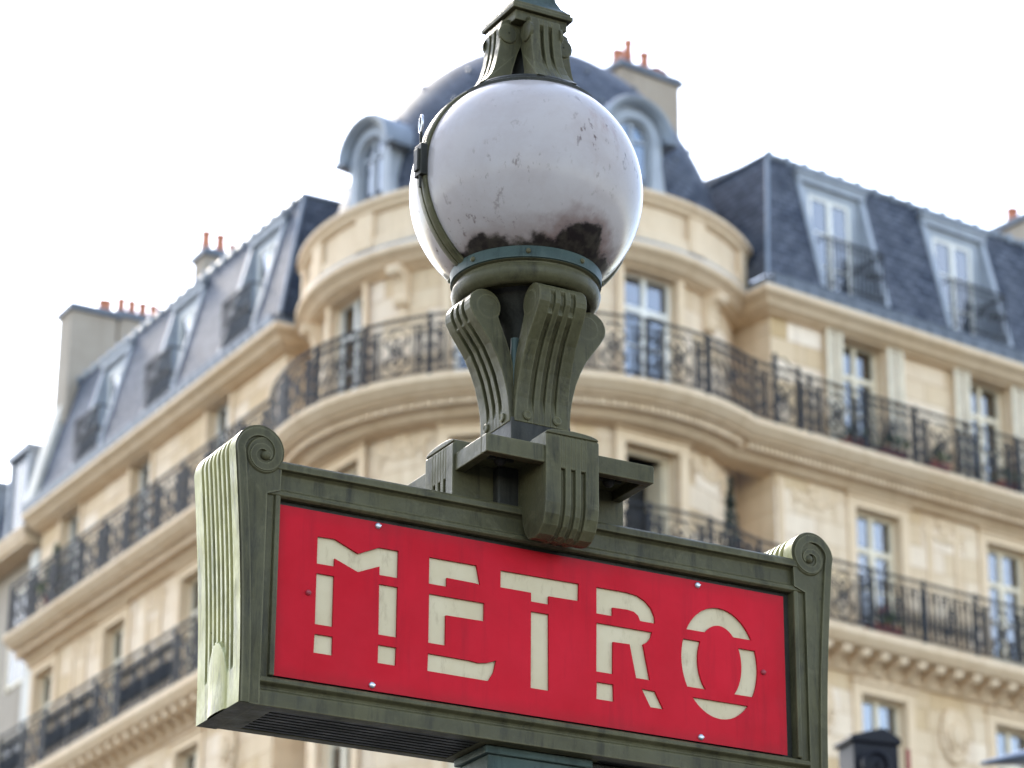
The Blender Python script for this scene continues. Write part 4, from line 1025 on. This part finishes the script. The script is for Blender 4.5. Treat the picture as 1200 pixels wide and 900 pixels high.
# --- plinth and lower brackets
mb = MB(); mb.box(-.062, .062, -.062, .062, .369, .43); mb.box(-.085, .085, -.085, .085, .40, .415); mb.box(-.072, .072, -.072, .072, .415, .475); part(mb, 'plinth', 'dark_iron', bevel=.003, weld=False)
mb = MB(); mb.lathe([(.05, .45), (.045, .6), (.06, .70), (.10, .76), (.12, .79)], 20); part(mb, 'lamp_core', 'dark_iron', smooth=40)
mb = MB()
for x, y in ((-.056, -.056), (.056, -.056), (-.056, .056), (.056, .056)): mb.tube([(x, y, .47), (x, y, .66)], .010, 8)
part(mb, 'corner_rod', 'green_blue', smooth=50)
def bracket_profile(g):
    cx, cz, r = .130, .724, .038
    out = [(.074, .466), (.0745, .49), (.077, .52), (.083, .55), (.091, .58), (.103, .61), (.118, .640), (.138, .668), (.154, .690)]
    if g:
        o2 = []
        for (d, z) in out:
            k = g if .505 < z < .69 else 0; o2.append((d - k * .85, z + k * .35))
        out = o2
    top = [(cx + r * math.cos(R_(a)), cz + r * math.sin(R_(a))) for a in range(-35, 215, 16)]
    if g: top = [((x - g * .8, z) if z < .74 and x > cx else (x, z)) for x, z in top]
    inn = [(.098, .703), (.092, .685), (.08, .655), (.068, .62), (.058, .57), (.052, .52), (.05, .466)]
    return out + top + inn
def bracket():
    mb = MB(); e = [-.062, -.033, -.020, -.0065, .0065, .020, .033, .062]
    tp = lambda z: 1.06 - .16 * (z - .466) / .3
    for i, (a, b) in enumerate(zip(e, e[1:])): mb.prism(bracket_profile(.010 if i % 2 else 0), a, b, lambda p, q_: (q_ * tp(p[1]), -p[0], p[1]))
    for s in (-1, 1):
        w = .0558
        rows = [[(s * (w + d), -(.122 + r * math.cos(6.283 * k / 28)), .722 + r * math.sin(6.283 * k / 28)) for k in range(28)] for r, d in ((.027, -.004), (.027, .0012), (.024, .0022), (.002, .0022))]
        mb.grid(rows, closed=True)
    return mb
b0 = part(bracket(), 'scroll_bracket', 'green', bevel=.0016, weld=False)
for x in (-.036, .036):
    mb = MB(); rows = [[(x + rr * math.cos(6.283 * k / 14), -.0755 - d, .482 + rr * math.sin(6.283 * k / 14)) for k in range(14)] for rr, d in ((.0105, -.002), (.0105, .002), (.0075, .0035), (.006, .0025), (.001, .003))]
    mb.grid(rows, closed=True); part(mb, 'screw', 'green', b0, smooth=50)
for k in (1, 2, 3): 
    c = copy_tree(b0, ms); c.rotation_euler = (0, 0, math.pi / 2 * k)
# --- collar, globe, band
GC, GR = 1.039, .257
mb = MB(); mb.lathe([(.05, .775), (.135, .77), (.142, .764), (.152, .766), (.161, .777), (.164, .790), (.160, .802), (.154, .807), (.154, .810), (.161, .813), (.162, .84), (.158, .846), (.150, .848)], 72); part(mb, 'collar', 'green', smooth=40)
mb = MB(); mb.lathe([(.1610, .8135), (.1655, .815), (.1665, .838), (.160, .8475), (.150, .850)], 72); part(mb, 'collar_band', 'green_blue', smooth=40)
for k in range(8):
    a = R_(18 + 45 * k); mb = MB(); sphere(mb, (.166 * math.cos(a), .166 * math.sin(a), .827), .006, 8, 5); part(mb, 'collar_screw', 'green', smooth=60)
def hemi(sgn):
    mb = MB(); rows = []
    for i in range(37):
        a = R_(90 * i / 36); rows.append([(max(.0005, GR * math.cos(a)) * math.cos(6.28318 * k / 96), sgn * (.004 + GR * math.sin(a) * (.985 if sgn < 0 else 1)), max(.0005, GR * math.cos(a)) * math.sin(6.28318 * k / 96)) for k in range(96)])
    mb.grid(rows, closed=True); return mb
for sg, lab in ((-1, 'sooty front half of the opal globe'), (1, 'white rear half of the opal globe')):
    o = hemi(sg).build('globe_glass', M['opal'], ms, smooth=80, loc=(0, 0, ZC + GC)); o['label'] = lab
mb = MB(); rows = []
for (r, y) in ((.250, -.020), (.262, -.020), (.2645, -.016), (.2645, -.004), (.2615, -.003), (.2615, .001), (.2645, .002), (.2645, .014), (.262, .018), (.250, .018)):
    rows.append([(r * math.cos(6.28318 * k / 120), y, GC + r * math.sin(6.28318 * k / 120)) for k in range(120)])
mb.grid(rows, closed=True); part(mb, 'globe_band', 'green', smooth=35)
# clasp on the left of the band
clasp = MB(); clasp.box(-.274, -.258, -.024, .008, GC - .022, GC + .052); clasp.box(-.280, -.274, -.018, .000, GC - .012, GC + .040); clasp.tube([(-.268, -.010, GC - .05), (-.268, -.010, GC + .085)], .0035, 8)
clasp = part(clasp, 'clasp', 'dark_iron', bevel=.002, weld=False)
mb = MB(); mb.tube([(-.268 + .004 * math.cos(a), -.010 + .0155 * math.cos(a), GC + .103 + .020 * math.sin(a)) for a in [6.28318 * i / 24 for i in range(25)]], .0030, 8); part(mb, 'pull_ring', 'steel', clasp, smooth=60)
# --- crown
mb = MB(); mb.lathe([(.154, 1.238), (.162, 1.240), (.163, 1.247), (.152, 1.254), (.146, 1.255), (.146, 1.260), (.141, 1.266), (.10, 1.275), (.03, 1.28)], 72); part(mb, 'crown_ring', 'dark_iron', smooth=40)
def crown_bracket():
    mb = MB()
    def prof(g): return [(.142, 1.262), (.127, 1.274), (.113, 1.293), (.103 - g * .3, 1.315), (.095 - g, 1.345), (.090 - g, 1.375), (.088 - g, 1.405), (.088, 1.420), (.084, 1.436), (.07, 1.442), (.03, 1.442), (.03, 1.40), (.045, 1.36), (.06, 1.31), (.075, 1.262)]
    e = [-.038, -.016, -.006, .006, .016, .038]
    tp = lambda z: 1.0 + .55 * max(0, (1.34 - z) / .08) ** 1.6 * .6
    for i, (a, b) in enumerate(zip(e, e[1:])): mb.prism(prof(.012 if i % 2 else 0), a, b, lambda p, q_: (q_ * tp(p[1]), -p[0], p[1]))
    for s in (-1, 1):
        rows = [[(s * (.038 + d), -(.070 + r * math.cos(6.283 * k / 24)), 1.404 + r * math.sin(6.283 * k / 24)) for k in range(24)] for r, d in ((.024, -.004), (.024, .004), (.020, .0055), (.002, .006))]
        mb.grid(rows, closed=True)
    return mb
b1 = part(crown_bracket(), 'crown_bracket', 'green', bevel=.0015, weld=False)
for k in (1, 2, 3):
    c = b1.copy(); COL.objects.link(c); c.parent = ms; c.rotation_euler = (0, 0, math.pi / 2 * k)
mb = MB(); mb.lathe([(.05, 1.27), (.035, 1.36), (.04, 1.44)], 16); part(mb, 'crown_core', 'dark_iron', smooth=40)
mb = MB(); mb.box(-.066, .066, -.066, .066, 1.432, 1.456); mb.box(-.077, .077, -.077, .077, 1.456, 1.467); mb.box(-.073, .073, -.073, .073, 1.467, 1.476); part(mb, 'crown_cap', 'green', bevel=.002, weld=False)
mb = MB(); prof = [(.070, 1.476), (.056, 1.492), (.048, 1.51), (.043, 1.54), (.040, 1.58), (.046, 1.60), (.046, 1.615), (.03, 1.63), (.034, 1.66), (.024, 1.70), (.004, 1.74)]
rows = [[(r * cx_, r * cy_, z) for cx_, cy_ in ((-1, -1), (0, -1), (1, -1), (1, 0), (1, 1), (0, 1), (-1, 1), (-1, 0))] for r, z in prof]; mb.grid(rows, closed=True); part(mb, 'finial', 'green_blue', smooth=30)
# --- mast below the sign
mb = MB(); mb.box(-.125, .125, -.07, .07, -.262, -.2455); mb.box(-.115, .115, -.062, .062, -.30, -.262); part(mb, 'mast_head', 'green_blue', bevel=.003, weld=False)
mb = MB(); mb.box(.125, .30, -.05, .05, -.257, -.2455); mb.box(-.095, .095, -.055, .055, -.42, -.30); part(mb, 'mast_clamp', 'dark_iron', bevel=.003, weld=False)
mb = MB(); rows = [[(r * math.cos(6.283 * k / 16), r * math.sin(6.283 * k / 16), z) for k in range(16)] for r, z in ((.19, -ZC), (.19, -ZC + .3), (.13, -ZC + .42), (.10, -ZC + .9), (.085, -1.2), (.075, -.42))]
mb.grid(rows, closed=True); part(mb, 'mast', 'green_blue', smooth=40)
